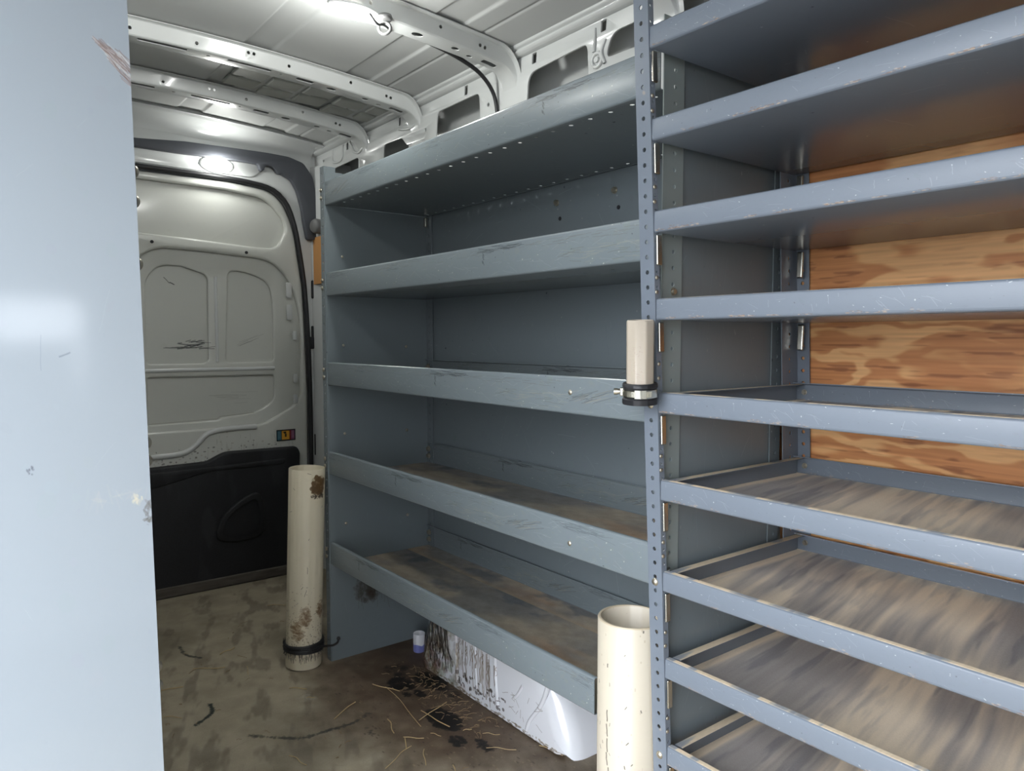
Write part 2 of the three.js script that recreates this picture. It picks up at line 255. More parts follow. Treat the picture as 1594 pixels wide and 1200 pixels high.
// roof
{
  const c = structure('ceiling', 'white ribbed sheet metal roof with cross bows');
  // skin: shallow longitudinal swages pressed up between the bows
  const swage = (z) => { const a = Math.abs(z + 0.49); let s = 0; for (const [p, q] of [[0.5, 0.58], [0.2, 0.28], [0.635, 0.64]]) s += 0.005 * smooth(p - 0.004, p + 0.004, a) * smooth(q + 0.004, q - 0.004, a); return s; };
  const nx = 2, zs = []; for (let z = 0.29; z >= -1.275; z -= 0.0035) zs.push(z);
  const pos = [], idx = [];
  for (const z of zs) for (let i = 0; i < nx; i++) pos.push(-2.95 + 5.3 * i / (nx - 1), roofY(z) + 0.004 + swage(z), z);
  for (let j = 0; j < zs.length - 1; j++) for (let i = 0; i < nx - 1; i++) { const a = j * nx + i; idx.push(a, a + nx, a + 1, a + 1, a + nx, a + nx + 1); }
  const g = new THREE.BufferGeometry(); g.setAttribute('position', new THREE.Float32BufferAttribute(pos, 3)); g.setIndex(idx); g.computeVertexNormals();
  part('roof_skin', [boxUV(g)], M.roof, c);
  part('roof_outer', [box(5.4, 0.02, 1.9, -0.3, 1.81, -0.49)], M.white, c);
  // waffle pressed into the bay between the second and third bow
  const wf = []; for (let a = 0; a < 3; a++) for (let b = 0; b < 5; b++) wf.push(rbox(0.075, 0.012, 0.1, 0.005, -2.19 - a * 0.095 - (b % 2) * 0.02, roofY(-0.78 - b * 0.11) + 0.005, -0.78 - b * 0.11));
  part('sound_deadening_pad', wf, std({ name: 'roof_pad', color: new THREE.Color().setRGB(0.42, 0.43, 0.4), roughness: 0.55 }), c).userData.kind = 'stuff';
  // bows: hat-section sweeps from wall to wall, slots cut right through
  const hat = sheetOutline(roundPoly([[-0.05, 0], [-0.034, 0], [-0.028, -0.04], [0.028, -0.04], [0.034, 0], [0.05, 0]].map((p) => [p[0], p[1]]), 0.007), 0.002);
  const path = []; // (z, y, scale of depth)
  for (let k = 0; k <= 40; k++) { const a = -0.69 + 1.38 * k / 40; path.push([-0.49 + a, roofY(-0.49 + a), 1]); }
  const bendR = (s) => { const o = []; for (let k = 1; k <= 10; k++) { const t = k / 10 * PI / 2, z = 0.69 + 0.075 * Math.sin(t), y = roofY(-0.49 + 0.69) - 0.10 * (1 - Math.cos(t)); o.push([-0.49 + s * z, y, 1 - 0.9 * smooth(0.2, 1, k / 10)]); } o.push([-0.49 + s * 0.765, 1.45, 0.1]); o.push([-0.49 + s * 0.767, 1.25, 0.1]); return o; };
  const full = [...bendR(1).reverse(), ...path.reverse(), ...bendR(-1)];
  const ev = new Evaluator(); ev.attributes = ['position', 'normal'];
  function bow(x0, withLamp) {
    const fr = full.map((p, i) => { const a = full[Math.max(0, i - 1)], b = full[Math.min(full.length - 1, i + 1)], d = V3(0, b[1] - a[1], b[0] - a[0]).normalize(); const v = V3(0, d.z, -d.y).multiplyScalar(-1); return { o: V3(x0, p[1], p[0]), u: V3(1, 0, 0), v, k: p[2] }; });
    let s = sweep(hat, fr); s = mergeVertices(s); s.computeVertexNormals();
    let bow = new Brush(s); bow.updateMatrixWorld();
    const cutters = [];
    const yb = (z) => roofY(z) - 0.04;
    const cut = (dx, z, w, l, r = 0.004) => { cutters.push(rbox(w, 0.03, l, r, x0 + dx, yb(z), z, 1)); };
    const cyl = (dx, z, r, l = 1.4) => { const q = new THREE.CylinderGeometry(r, r, 0.03, 12).scale(1, 1, l).translate(x0 + dx, yb(z), z); cutters.push(q); };
    const side = (z, dy, r = 0.0045) => { cutters.push(new THREE.CylinderGeometry(r, r, 0.03, 10).rotateZ(PI / 2).translate(x0 + 0.032, roofY(z) - dy, z)); };
    for (const s of [-1, 1]) {
      const Z = (a) => -0.49 + s * a;
      if (!withLamp) { cut(0.012, Z(0.0), 0.016, 0.12); cut(0.012, Z(0.225), 0.016, 0.12); cut(0.010, Z(0.385), 0.02, 0.05); }
      cyl(0.004, Z(0.47), 0.011); cyl(0.006, Z(0.58), 0.008); cyl(-0.004, Z(0.63), 0.006); cut(0.0, Z(0.69), 0.018, 0.045);
      cyl(0.008, Z(0.115), 0.005, 1); cyl(0.008, Z(0.315), 0.004, 1);
      for (const a of [0.08, 0.215, 0.23, 0.33, 0.52, 0.64, 0.655]) side(Z(a), 0.019 + 0.005 * Math.sin(a * 20));
    }
    for (const c2 of cutters) { let q = c2.index ? c2 : mergeVertices(c2); q.deleteAttribute('uv'); const b = new Brush(q); b.updateMatrixWorld(); bow = ev.evaluate(bow, b, SUBTRACTION); bow.updateMatrixWorld(); }
    const g2 = clean(bow.geometry); for (const k of Object.keys(g2.attributes)) if (k !== 'position') g2.deleteAttribute(k);
    return crease(mergeVertices(g2, 1e-5), 0.5);
  }
  for (const [x0, l] of [[-1.62, 1], [-2.123, 0], [-2.493, 0], [-1.08, 0]]) part('roof_bow', [bow(x0, l)], M.white, c);
  // rounded rails where the roof meets the sides
  for (const s of [-1, 1]) {
    const z0 = -0.49 + s * 0.745;
    const prof = [[0, 1.742], [s * -0.010, 1.732], [s * -0.010, 1.724], [s * 0.0, 1.722], [s * 0.002, 1.718], [s * -0.004, 1.715], [s * 0.006, 1.708], [s * 0.03, 1.706]].map(([a, b]) => [z0 + a, b]);
    part('roof_rail', [sheetAlongX(prof, 0.003, -2.93, 2.2, 0.004)], M.white, c);
  }
}
// side wall behind the shelving: outer skin, and the inner pressing with its openings
{
  const w = structure('wall_left', 'white side wall of the van behind the shelving');
  const outer = sheetAlongX([[-1.30, 1.80], [-1.37, 1.60], [-1.42, 1.2], [-1.43, 0.6], [-1.42, -0.1]], 0.004, -3.05, 2.4, 0.1);
  part('outer_skin', [outer], M.white, w);
  const s = shapeOf([[-2.94, 1.20], [-0.83, 1.20], [-0.83, 1.54], [0.55, 1.54], [0.55, 1.705], [-2.94, 1.705]], 0.01);
  const hole = (pts, r = 0.016) => { const q = shapeOf(pts, r); s.holes.push(new THREE.Path(q.getPoints(6).reverse())); };
  hole([[-2.76, 1.52], [-2.76, 1.622, 0.02], [-2.735, 1.627], [-2.54, 1.63], [-2.52, 1.61], [-2.52, 1.52]]);
  hole([[-2.862, 1.46], [-2.862, 1.625, 0.02], [-2.82, 1.63, 0.02], [-2.82, 1.46]]);
  hole([[-2.346, 1.5], [-2.341, 1.634, 0.02], [-2.211, 1.632], [-2.18, 1.600], [-2.062, 1.598], [-2.062, 1.5]]);
  hole([[-2.012, 1.46], [-1.99, 1.663, 0.02], [-1.764, 1.664, 0.018], [-1.75, 1.46]]);
  hole([[-1.555, 1.46], [-1.54, 1.655, 0.03], [-1.318, 1.664, 0.018], [-1.305, 1.46]]);
  hole([[-1.256, 1.612, 0.02], [-1.235, 1.664, 0.025], [-0.92, 1.664, 0.02], [-0.90, 1.605, 0.02]]);
  for (const x of [-2.627, -2.227, -1.831, -1.516, -1.263]) hole([[x - 0.009, 1.676], [x - 0.007, 1.701], [x + 0.009, 1.701], [x + 0.007, 1.676]], 0.002);
  for (const [x, y] of [[-2.845, 1.675], [-2.85, 1.655], [-2.06, 1.625], [-1.72, 1.62], [-2.48, 1.60]]) s.holes.push(circleHole(x, y, 0.0055));
  const sh = extrude(s, 0.006, 0.0025, 6, 2).translate(0, 0, -1.256);
  part('inner_pressing', [boxUV(sh)], M.white, w);
  // ribs pressed into the wall, bowed rings and round boss
  const tube = (pts, r, n = 24) => clean(new THREE.TubeGeometry(new THREE.CatmullRomCurve3(pts.map((p) => V3(...p))), n, r, 6));
  part('pressed_bead', [tube([[-2.6, 1.70, -1.25], [-2.57, 1.66, -1.248], [-2.53, 1.645, -1.248], [-2.48, 1.66, -1.248], [-2.45, 1.69, -1.25]], 0.005)], M.white, w);
  part('pressed_bead', [tube([[-2.23, 1.665, -1.25], [-2.19, 1.655, -1.248], [-2.14, 1.65, -1.248], [-2.10, 1.66, -1.248]], 0.005)], M.white, w);
  part('pressed_bead', [tube([[-2.75, 1.70, -1.25], [-2.75, 1.655, -1.248], [-2.67, 1.65, -1.248], [-2.66, 1.70, -1.25]], 0.005)], M.white, w);
  part('boss', [clean(new THREE.TorusGeometry(0.016, 0.005, 8, 20)).translate(-1.282, 1.615, -1.249), clean(new THREE.CylinderGeometry(0.007, 0.007, 0.012, 12).rotateX(PI / 2)).translate(-1.282, 1.615, -1.25)], M.white, w);
  part('pressed_bead', [tube([[-1.29, 1.69, -1.25], [-1.289, 1.66, -1.248], [-1.292, 1.635, -1.248]], 0.004), tube([[-1.255, 1.655, -1.25], [-1.266, 1.63, -1.248], [-1.256, 1.60, -1.248]], 0.004)], M.white, w);
  // black cable run along the rear side of the lamp bow, down the wall
  part('cable', [tube([[-1.655, 1.725, -0.93], [-1.66, 1.715, -1.03], [-1.665, 1.70, -1.12], [-1.668, 1.675, -1.19], [-1.67, 1.635, -1.232], [-1.67, 1.58, -1.246], [-1.67, 1.45, -1.249]], 0.0055, 40)], M.rubber, w);
  part('cable', [tube([[-1.575, 1.705, -0.81], [-1.58, 1.69, -0.83], [-1.60, 1.70, -0.86], [-1.64, 1.71, -0.90]], 0.003, 20)], M.rubber, w);
  // rear pillar: rounded column beside the door, latch strikers and slots in it
  const col = extrude(shapeOf([[-2.955, -1.40], [-2.955, -1.222, 0.03], [-2.87, -1.245, 0.03], [-2.80, -1.256], [-2.80, -1.40]], 0.01), 1.66, 0); col.rotateX(PI / 2); // shape y -> z
  const p = col.attributes.position; for (let i = 0; i < p.count; i++) p.setY(i, p.getY(i) + 1.66);
  part('rear_pillar', [crease(mergeVertices((() => { const q = new THREE.BufferGeometry(); q.setAttribute('position', col.attributes.position); return q; })()), 0.5)], M.white, w);
  const lower = sheetAlongX([[-1.262, 1.22], [-1.275, 0.9], [-1.36, 0.5], [-1.39, 0.0]], 0.004, -2.82, 0.5, 0.05); part('inner_lining', [lower], M.white, w);
  part('latch_striker', [rbox(0.05, 0.075, 0.014, 0.005, -2.945, 1.165, -1.232)], M.black, w);
  part('latch_striker', [rbox(0.04, 0.06, 0.02, 0.005, -2.943, 0.985, -1.232), rbox(0.018, 0.05, 0.03, 0.006, -2.93, 0.945, -1.225)], M.black, w);
  part('latch_striker', [rbox(0.045, 0.09, 0.014, 0.004, -2.945, 0.52, -1.235)], M.black, w);
  part('slot', [rbox(0.006, 0.03, 0.006, 0.002, -2.952, 0.70, -1.226), rbox(0.006, 0.012, 0.006, 0.002, -2.953, 0.66, -1.226), rbox(0.006, 0.014, 0.006, 0.002, -2.953, 0.74, -1.226), rbox(0.006, 0.014, 0.006, 0.002, -2.953, 0.5, -1.226), rbox(0.006, 0.03, 0.006, 0.002, -2.953, 1.30, -1.226), rbox(0.006, 0.03, 0.006, 0.002, -2.953, 1.19, -1.226)], M.black, w);
}
// door side wall with the open sliding-door way the light comes through, and the front of the van
{
  const w = structure('wall_right', 'door side of the van with its open sliding door');
  const s = shapeOf([[-3.0, -0.1], [2.4, -0.1], [2.4, 1.8], [-3.0, 1.8]], 0.02), q = shapeOf([[-0.94, -0.06, 0.05], [0.36, -0.06, 0.05], [0.36, 1.60, 0.1], [-0.94, 1.60, 0.1]]); s.holes.push(new THREE.Path(q.getPoints(6).reverse()));
  const q2 = shapeOf([[0.75, 0.75], [1.6, 0.75], [1.5, 1.5], [0.75, 1.5]], 0.06); s.holes.push(new THREE.Path(q2.getPoints(6).reverse()));
  part('side_panel', [boxUV(extrude(s, 0.06, 0).translate(0, 0, 0.36))], M.white, w);
  const f = structure('wall_front', 'front of the van with the windscreen opening');
  const a = new THREE.Shape([V2(-1.42, -0.1), V2(0.42, -0.1), V2(0.42, 1.82), V2(-1.42, 1.82)]), b = shapeOf([[-1.25, 0.74], [0.25, 0.74], [0.2, 1.55], [-1.2, 1.55]], 0.08); a.holes.push(new THREE.Path(b.getPoints(6).reverse()));
  const c = new THREE.Shape([V2(-1.40, 0), V2(0.36, 0), V2(0.36, 1.78), V2(-1.40, 1.78)]);
  c.holes.push(new THREE.Path(shapeOf([[-0.365, 0.955], [-0.12, 0.955], [-0.12, 1.085], [-0.365, 1.085]], 0.03).getPoints(6).reverse()));
  for (let y = 0.92; y > 0.7; y -= 0.055) c.holes.push(circleHole(-0.352, y, 0.019));
  part('cab_partition', [boxUV(extrude(c, 0.012, 0).rotateY(-PI / 2).translate(0.78, 0, 0))], M.white, f);
  part('front_panel', [boxUV(extrude(a, 0.05, 0).rotateY(-PI / 2).translate(1.85, 0, 0))], M.charcoal, f);
}

// ------------------------------------------------------------------ rear end: frame and doors
const toRear = (g, x) => boxUV(clean(g).rotateY(PI / 2).translate(x, 0, -0.49));   // shape x = distance from the middle towards the shelving
const scuffMap = canvasTex(1024, 2048, (x, w, h) => {   // spans a 0..0.75, y 0..1.6
  const r = rng(77), X = (a) => a / 0.75 * w, Y = (y) => (1 - y / 1.6) * h; x.fillStyle = rgb(205, 206, 200); x.fillRect(0, 0, w, h);
  speckle(x, w, h, 700, r, 7, [[198, 199, 192], [210, 210, 205], [190, 190, 180]], 0.15);
  for (let k = 0; k < 24; k++) scratch(x, r, X(0.22 + r() * 0.08), Y(0.952 - r() * 0.03), 20 + r() * 60, (r() - 0.5) * 0.7 - 0.1, [38, 40, 42], 0.5, 2 + r() * 2);
  for (let k = 0; k < 8; k++) scratch(x, r, X(0.17 + r() * 0.06), Y(0.926 + r() * 0.006), 60 + r() * 60, -0.02 + r() * 0.06, [52, 54, 54], 0.4, 2);
  for (let k = 0; k < 7; k++) scratch(x, r, X(0.44 + r() * 0.03), Y(0.93 + r() * 0.02), 60 + r() * 70, -0.35, [96, 98, 96], 0.25, 2);
  for (let k = 0; k < 10; k++) scratch(x, r, X(0.33 + r() * 0.1), Y(0.755 - r() * 0.06), 60 + r() * 120, (r() - 0.5) * 0.08, [128, 130, 126], 0.25, 2);
  scratch(x, r, X(0.18), Y(1.19), 40, 0.8, [40, 42, 44], 0.7, 3); scratch(x, r, X(0.2), Y(1.172), 26, 0.4, [30, 30, 32], 0.8, 4);
  for (let k = 0; k < 220; k++) { const a = 0.05 + r() * 0.55, y = 0.48 + r() * r() * 0.12; x.fillStyle = r() < 0.7 ? rgb(118, 100, 84, 0.25) : rgb(40, 38, 36, 0.4); x.beginPath(); x.ellipse(X(a), Y(y), 2 + r() * 6, 1 + r() * 4, 0, 0, 7); x.fill(); }
  for (let k = 0; k < 30; k++) scratch(x, r, X(0.3 + r() * 0.35), Y(0.53 + r() * 0.06), 12 + r() * 40, 1.57, [110, 106, 98], 0.25, 2);
  x.strokeStyle = rgb(120, 112, 98, 0.5); x.lineWidth = 2; x.beginPath(); x.moveTo(X(0.11), Y(0.645)); x.lineTo(X(0.36), Y(0.65)); x.lineTo(X(0.37), Y(0.658)); x.lineTo(X(0.5), Y(0.666)); x.stroke();
});
function doorUV(g) { const p = g.attributes.position, uv = g.attributes.uv; for (let i = 0; i < p.count; i++) uv.setXY(i, Math.abs(p.getZ(i) + 0.49) / 0.75, p.getY(i) / 1.6); return g; }
M.door = std({ name: 'scuffed_white_paint', map: scuffMap, roughness: 0.3, clearcoat: 0.4, clearcoatRoughness: 0.15 });
const trimTex = dataTex(512, 512, (u, v) => { const n = fbm(u * 9, v * 9, 61, 4), f = hash((u * 512) | 0, (v * 512) | 0, 2); const b = 26 + 10 * (n - 0.5) + (f - 0.5) * 12 + 12 * smooth(0.62, 0.75, fbm(u * 14, v * 4, 66, 3)); return [b, b + 1, b + 5]; });
M.trim = std({ name: 'grained_black_trim', map: trimTex, roughness: 0.6, bumpMap: trimTex, bumpScale: 0.0008 });
function rearDoor(m, name, label) {
  const d = structure(name, label), P = (pts) => pts.map(([a, y, r]) => r === undefined ? [m * a, y] : [m * a, y, r]);
  const outline = [[0.008, 0.01, 0.02], [0.71, 0.01, 0.03], [0.716, 0.75], [0.70, 1.17], [0.665, 1.42, 0.12], [0.60, 1.545, 0.12], [0.42, 1.563], [0.008, 1.563, 0.01]];
  const path = (pts, r) => new THREE.Path(shapeOf(P(pts), r).getPoints(6));
  const win = [[[0.112, 0.868, 0.015], [0.316, 0.868, 0.015], [0.33, 0.884], [0.333, 1.205, 0.025], [0.24, 1.234], [0.16, 1.234, 0.05], [0.115, 1.18, 0.05]],
    [[0.395, 0.87, 0.015], [0.583, 0.87, 0.015], [0.585, 1.10, 0.06], [0.572, 1.19, 0.06], [0.48, 1.224, 0.06], [0.41, 1.228, 0.03]],
    [[0.112, 0.642, 0.01], [0.36, 0.645, 0.01], [0.375, 0.655], [0.50, 0.664, 0.03], [0.582, 0.71, 0.03], [0.584, 0.816, 0.015], [0.112, 0.819, 0.01]]];
  const rec = [[0.075, 0.617, 0.02], [0.52, 0.617, 0.04], [0.655, 0.685, 0.04], [0.688, 0.73, 0.03], [0.69, 1.06, 0.08], [0.655, 1.19, 0.08], [0.575, 1.277, 0.09], [0.33, 1.292], [0.15, 1.296, 0.06], [0.08, 1.25, 0.06]];
  const up = [[0.03, 1.345, 0.02], [0.25, 1.338], [0.50, 1.323, 0.03], [0.60, 1.322, 0.045], [0.635, 1.40, 0.04], [0.625, 1.44, 0.08], [0.56, 1.515, 0.08], [0.40, 1.532], [0.03, 1.536, 0.02]];
  const skin = part('door_skin', [toRear(extrude(shapeOf(P(outline)), 0.025, 0), -2.997)], M.door, d);
  const L2 = shapeOf(P(outline)); for (const q of win) L2.holes.push(path(q));
  const frame2 = part('door_pressing', [toRear(extrude(L2, 0.016, 0.006, 6, 3), -2.974)], M.door, d);
  const L3 = shapeOf(P(outline)); L3.holes.push(path(rec), path(up));
  const frame3 = part('door_frame', [toRear(extrude(L3, 0.026, 0.009, 8, 3), -2.962)], M.door, d);
  [skin, frame2, frame3].forEach((o) => doorUV(o.geometry));
  const tube = (pts, r, n = 60) => boxUV(clean(new THREE.TubeGeometry(new THREE.CatmullRomCurve3(pts.map(([a, y, x]) => V3(x ?? -2.938, y, -0.49 - m * a))), n, r, 8)));
  part('pressed_ledge', [tube([[0.09, 0.524], [0.229, 0.533], [0.271, 0.559], [0.309, 0.595], [0.348, 0.607], [0.42, 0.612], [0.50, 0.612]], 0.011)], M.white, d);
  part('mullion_bead', [tube([[0.362, 0.872, -2.96], [0.362, 1.0, -2.96], [0.362, 1.2, -2.96]], 0.007), tube([[0.09, 0.843, -2.96], [0.3, 0.843, -2.96], [0.585, 0.843, -2.96]], 0.008)], M.white, d);
  for (const y of [1.16, 1.07]) part('hinge_pocket', [toRear(extrude(shapeOf(P([[0.632, y - 0.032], [0.656, y - 0.032], [0.656, y + 0.03], [0.632, y + 0.03]]), 0.008), 0.008, 0.003), -2.942)], M.white, d);
  for (const y of [0.975, 0.80, 0.715]) part('bump_stop', [toRear(extrude(shapeOf(P([[0.655, y - 0.018], [0.672, y - 0.018], [0.672, y + 0.018], [0.655, y + 0.018]]), 0.006), 0.014, 0.004), -2.944)], M.white, d);
  for (const [a, y] of [[0.136, 1.313], [0.475, 1.298]]) part('drain_hole', [clean(new THREE.CylinderGeometry(0.006, 0.006, 0.004, 12).rotateZ(PI / 2)).translate(-2.935, y, -0.49 - m * a)], M.black, d);
  part('crease_bead', [tube([[0.08, 1.478, -2.966], [0.25, 1.472, -2.966], [0.45, 1.458, -2.966], [0.56, 1.435, -2.966]], 0.004)], M.white, d);
  // black moulded trim on the lower door
  const tr = [[0.02, 0.03, 0.02], [0.30, 0.03], [0.30, 0.018], [0.655, 0.012, 0.02], [0.669, 0.50, 0.012], [0.655, 0.522, 0.012], [0.37, 0.525, 0.02], [0.331, 0.508, 0.02], [0.302, 0.494, 0.02], [0.02, 0.488, 0.02]];
  const trim = part('lower_trim', [toRear(extrude(shapeOf(P(tr)), 0.03, 0.008, 6, 3), -2.94)], M.trim, d);
  const spk = [[0.332, 0.195, 0.04], [0.352, 0.27, 0.05], [0.42, 0.325, 0.05], [0.485, 0.347, 0.04], [0.505, 0.30, 0.05], [0.506, 0.21, 0.04], [0.486, 0.185, 0.03], [0.40, 0.176]];
  const grow = (k) => { const cx = 0.43, cy = 0.25; return spk.map(([a, y, r]) => [cx + (a - cx) * k, cy + (y - cy) * k, (r ?? 0.04) * k]); };
  const ring = shapeOf(P(grow(1.14)), 0.03); ring.holes.push(new THREE.Path(shapeOf(P(grow(0.95)), 0.03).getPoints(6)));
  part('speaker_surround', [toRear(extrude(ring, 0.018, 0.007, 8, 3), -2.918)], M.trim, trim);
  part('moulded_shelf', [toRear(extrude(shapeOf(P([[0.03, 0.40, 0.03], [0.15, 0.42, 0.05], [0.30, 0.455, 0.04], [0.60, 0.455, 0.04], [0.61, 0.478, 0.02], [0.04, 0.47, 0.02]])), 0.012, 0.005, 6, 3), -2.918)], M.trim, trim);
  return d;
}
rearDoor(1, 'door_1', 'white rear cargo door with black lower trim');
rearDoor(-1, 'door_2', 'second white rear cargo door hidden behind the shelf end panel');
{
  const w = structure('wall_rear', 'white rear door frame and header of the van');
  const s = shapeOf([[-0.93, -0.1], [0.93, -0.1], [0.93, 1.78], [-0.93, 1.78]], 0.02);
  s.holes.push(new THREE.Path(shapeOf([[-0.72, 0.0, 0.02], [0.72, 0.0, 0.02], [0.726, 0.75], [0.712, 1.17], [0.675, 1.43, 0.13], [0.61, 1.565, 0.13], [0.42, 1.578], [-0.42, 1.578], [-0.61, 1.565, 0.13], [-0.675, 1.43, 0.13], [-0.712, 1.17], [-0.726, 0.75]]).getPoints(8).reverse()));
  part('door_surround', [toRear(extrude(s, 0.075, 0.012, 8, 3), -3.005)], M.white, w);
  const pts = []; for (const k of [-1, 1]) { const l = [[0.716, 0.03], [0.722, 0.4], [0.722, 0.75], [0.716, 1.0], [0.706, 1.17], [0.69, 1.30], [0.665, 1.43], [0.635, 1.505], [0.585, 1.55], [0.5, 1.568], [0.40, 1.574], [0.2, 1.576]]; (k < 0 ? l : l.slice().reverse()).forEach(([a, y]) => pts.push(V3(-2.928, y, -0.49 + k * a))); }
  part('door_seal', [boxUV(clean(new THREE.TubeGeometry(new THREE.CatmullRomCurve3(pts), 160, 0.0095, 8)))], M.rubber, w);
  part('backing', [box(0.02, 1.9, 1.9, -3.03, 0.85, -0.49)], M.white, w);
  // header panel the lamp is set in
  part('header_panel', [toRear(extrude(shapeOf([[-0.5, 1.588, 0.01], [0.5, 1.588, 0.03], [0.53, 1.61, 0.02], [0.53, 1.64], [-0.5, 1.645, 0.01]]), 0.012, 0.004, 6), -2.935)], M.white, w);
  const hdr = sheetAlongX([[0, 0], [0, 0]].map(() => [0, 0]).slice(0, 0).concat([[-1.2, 1.0], [-1.2, 1.01]]), 0.002, -2.95, -2.949); void hdr;
  // curved roof return above the header
  const ret = []; for (let k = 0; k <= 8; k++) { const t = k / 8 * PI / 2; ret.push([-2.93 + 0.10 * (1 - Math.cos(t)) - 0.0, 1.69 + 0.055 * Math.sin(t)]); }
  const fr = []; for (let k = 0; k <= 24; k++) { const z = 0.25 - 1.48 * k / 24; fr.push({ o: V3(0, roofY(z) - YC - 0.02, z), u: V3(1, 0, 0), v: V3(0, 1, 0) }); }
  part('roof_return', [crease(mergeVertices(sweep(sheetOutline(ret, 0.003), fr)), 0.6)], M.white, w);
  const fr2 = fr.map((f) => ({ ...f, o: f.o.clone().add(V3(0.012, 0.006, 0)) }));
  part('roof_return_bead', [crease(mergeVertices(sweep([[-2.84, 1.728], [-2.82, 1.722], [-2.80, 1.728], [-2.81, 1.745], [-2.83, 1.745]], fr2)), 0.6)], M.white, w);
}
// charcoal cover strip over the rear header, turning down beside the door
{
  const t = thing('header_trim_cover', 'charcoal padded strip running over the rear door and curving down at its right end', 'trim');
  const top = [[-0.75, 1.69], [0.087, 1.668], [0.25, 1.682], [0.452, 1.686], [0.56, 1.687], [0.64, 1.684], [0.70, 1.668], [0.737, 1.62], [0.752, 1.55], [0.762, 1.45], [0.768, 1.37]];
  const bot = [[0.712, 1.362], [0.700, 1.42], [0.690, 1.49], [0.672, 1.555], [0.648, 1.595], [0.61, 1.613], [0.595, 1.612], [0.575, 1.636], [0.545, 1.637], [0.54, 1.618], [0.53, 1.613], [0.522, 1.62], [0.518, 1.638], [0.45, 1.641], [0.22, 1.637], [0.087, 1.638], [-0.75, 1.645]];
  part('cover_strip', [toRear(extrude(shapeOf([...top, ...bot], 0.012), 0.03, 0.006, 5, 2), -2.928)], M.charcoal, t);
  part('end_knob', [clean(new THREE.LatheGeometry([[0, 0], [0.026, 0], [0.03, 0.008], [0.03, 0.045], [0.024, 0.055], [0, 0.056]].map((p) => V2(...p)), 24).rotateX(PI / 2).rotateY(0.25)).translate(-2.872, 1.415, -1.262)], M.greyPlastic, t);
}

// ------------------------------------------------------------------ lamps
function domeLamp(label, x, y, z, down, share = 1) {
  const t = thing('ceiling_lamp', label, 'lamp', null, [x, y, z]);
  const o = new THREE.Group();
  const base = clean(new THREE.SphereGeometry(1, 32, 16)).scale(0.031, 0.010, 0.063), lens = clean(new THREE.SphereGeometry(1, 32, 16)).scale(0.026, 0.016, 0.056).translate(0, -0.004, 0);
  const turn = (g) => down ? g : g.rotateZ(PI / 2 + 0.0).translate(0, 0, 0);
  part('lamp_base', [turn(base)], M.white, t); part('lamp_lens', [turn(lens)], M.lampOn, t);
  const l = new THREE.PointLight(0xf8faf6, LAMP_POWER * share, 0, 2); l.castShadow = true; l.shadow.radius = 2;
  l.position.set(down ? 0 : 0.036, down ? -0.042 : -0.008, 0);
  t.add(l); void o; return t;
}
domeLamp('glowing oval dome lamp set in the header above the rear door', -2.920, 1.617, -0.856, false, 0.36);
domeLamp('glowing dome lamp under the roof bow beside the grey ring hook', -1.603, 1.717, -0.785, true);
domeLamp('glowing dome lamp under the roof bow above the grey shelf end panel', -1.603, 1.717, -0.195, true);
{
  const t = thing('ceiling_hook', 'grey plastic ring hook hanging from the roof bow beside the dome lamp', 'hook', null, [-1.588, 1.712, -0.855]);
  part('hook_plate', [clean(new THREE.LatheGeometry([[0, 0.004], [0.016, 0.004], [0.018, -0.003], [0.014, -0.009], [0, -0.010]].map((p) => V2(...p)).reverse(), 20)).scale(1.2, 1, 1)], M.greyPlastic, t);
  part('hook_ring', [clean(new THREE.TorusGeometry(0.014, 0.0036, 8, 22)).rotateY(0.9).translate(0, -0.024, 0)], M.greyPlastic, t);
}

// ------------------------------------------------------------------ small hardware shared by the shelving
const domeHead = clean(new THREE.LatheGeometry([[0, 0.0034], [0.0025, 0.0031], [0.0048, 0.0019], [0.006, 0]].map((p) => V2(...p)).reverse(), 12).rotateX(PI / 2));   // faces +z
const hexHead = join([clean(new THREE.CylinderGeometry(0.0055, 0.006, 0.004, 6).rotateX(PI / 2)).translate(0, 0, 0.003), clean(new THREE.CylinderGeometry(0.0075, 0.0075, 0.0012, 14).rotateX(PI / 2))]);
M.boltHead = std({ name: 'bolt_head', color: 0xbdb6a6, metalness: 0.9, roughness: 0.35 });
function bolt(parent, g, x, y, z, ry = 0, s = 1) { const o = shadow(new THREE.Mesh(g, M.boltHead)); o.name = 'bolt'; o.position.set(x, y, z); o.rotation.y = ry; o.scale.setScalar(s); parent.add(o); return o; }
function holedStrip(w, h, pitch, r, first, off = 0) { const s = shapeOf([[0, 0], [w, 0], [w, h], [0, h]]); for (let y = first; y < h - 0.01; y += pitch) s.holes.push(circleHole(w / 2 + off, y, r)); return s; }
// an angle post: front flange in the x-y plane from x0 to x0 + fw, second flange running back from side x
function anglePost(fw, sw, h, pitch, r, first, atRight, back) {
  const front = boxUV(extrude(holedStrip(fw, h, pitch, r, first), 0.002, 0, 5).translate(0, 0, -0.002));
  const side = boxUV(extrude(holedStrip(sw, h, pitch, Math.min(r, sw * 0.2), first), 0.002, 0, 5).rotateY(back ? PI / 2 : -PI / 2).translate((atRight ? fw - 0.002 : 0) + (back ? 0 : 0.002), 0, 0));
  return [front, side];
}
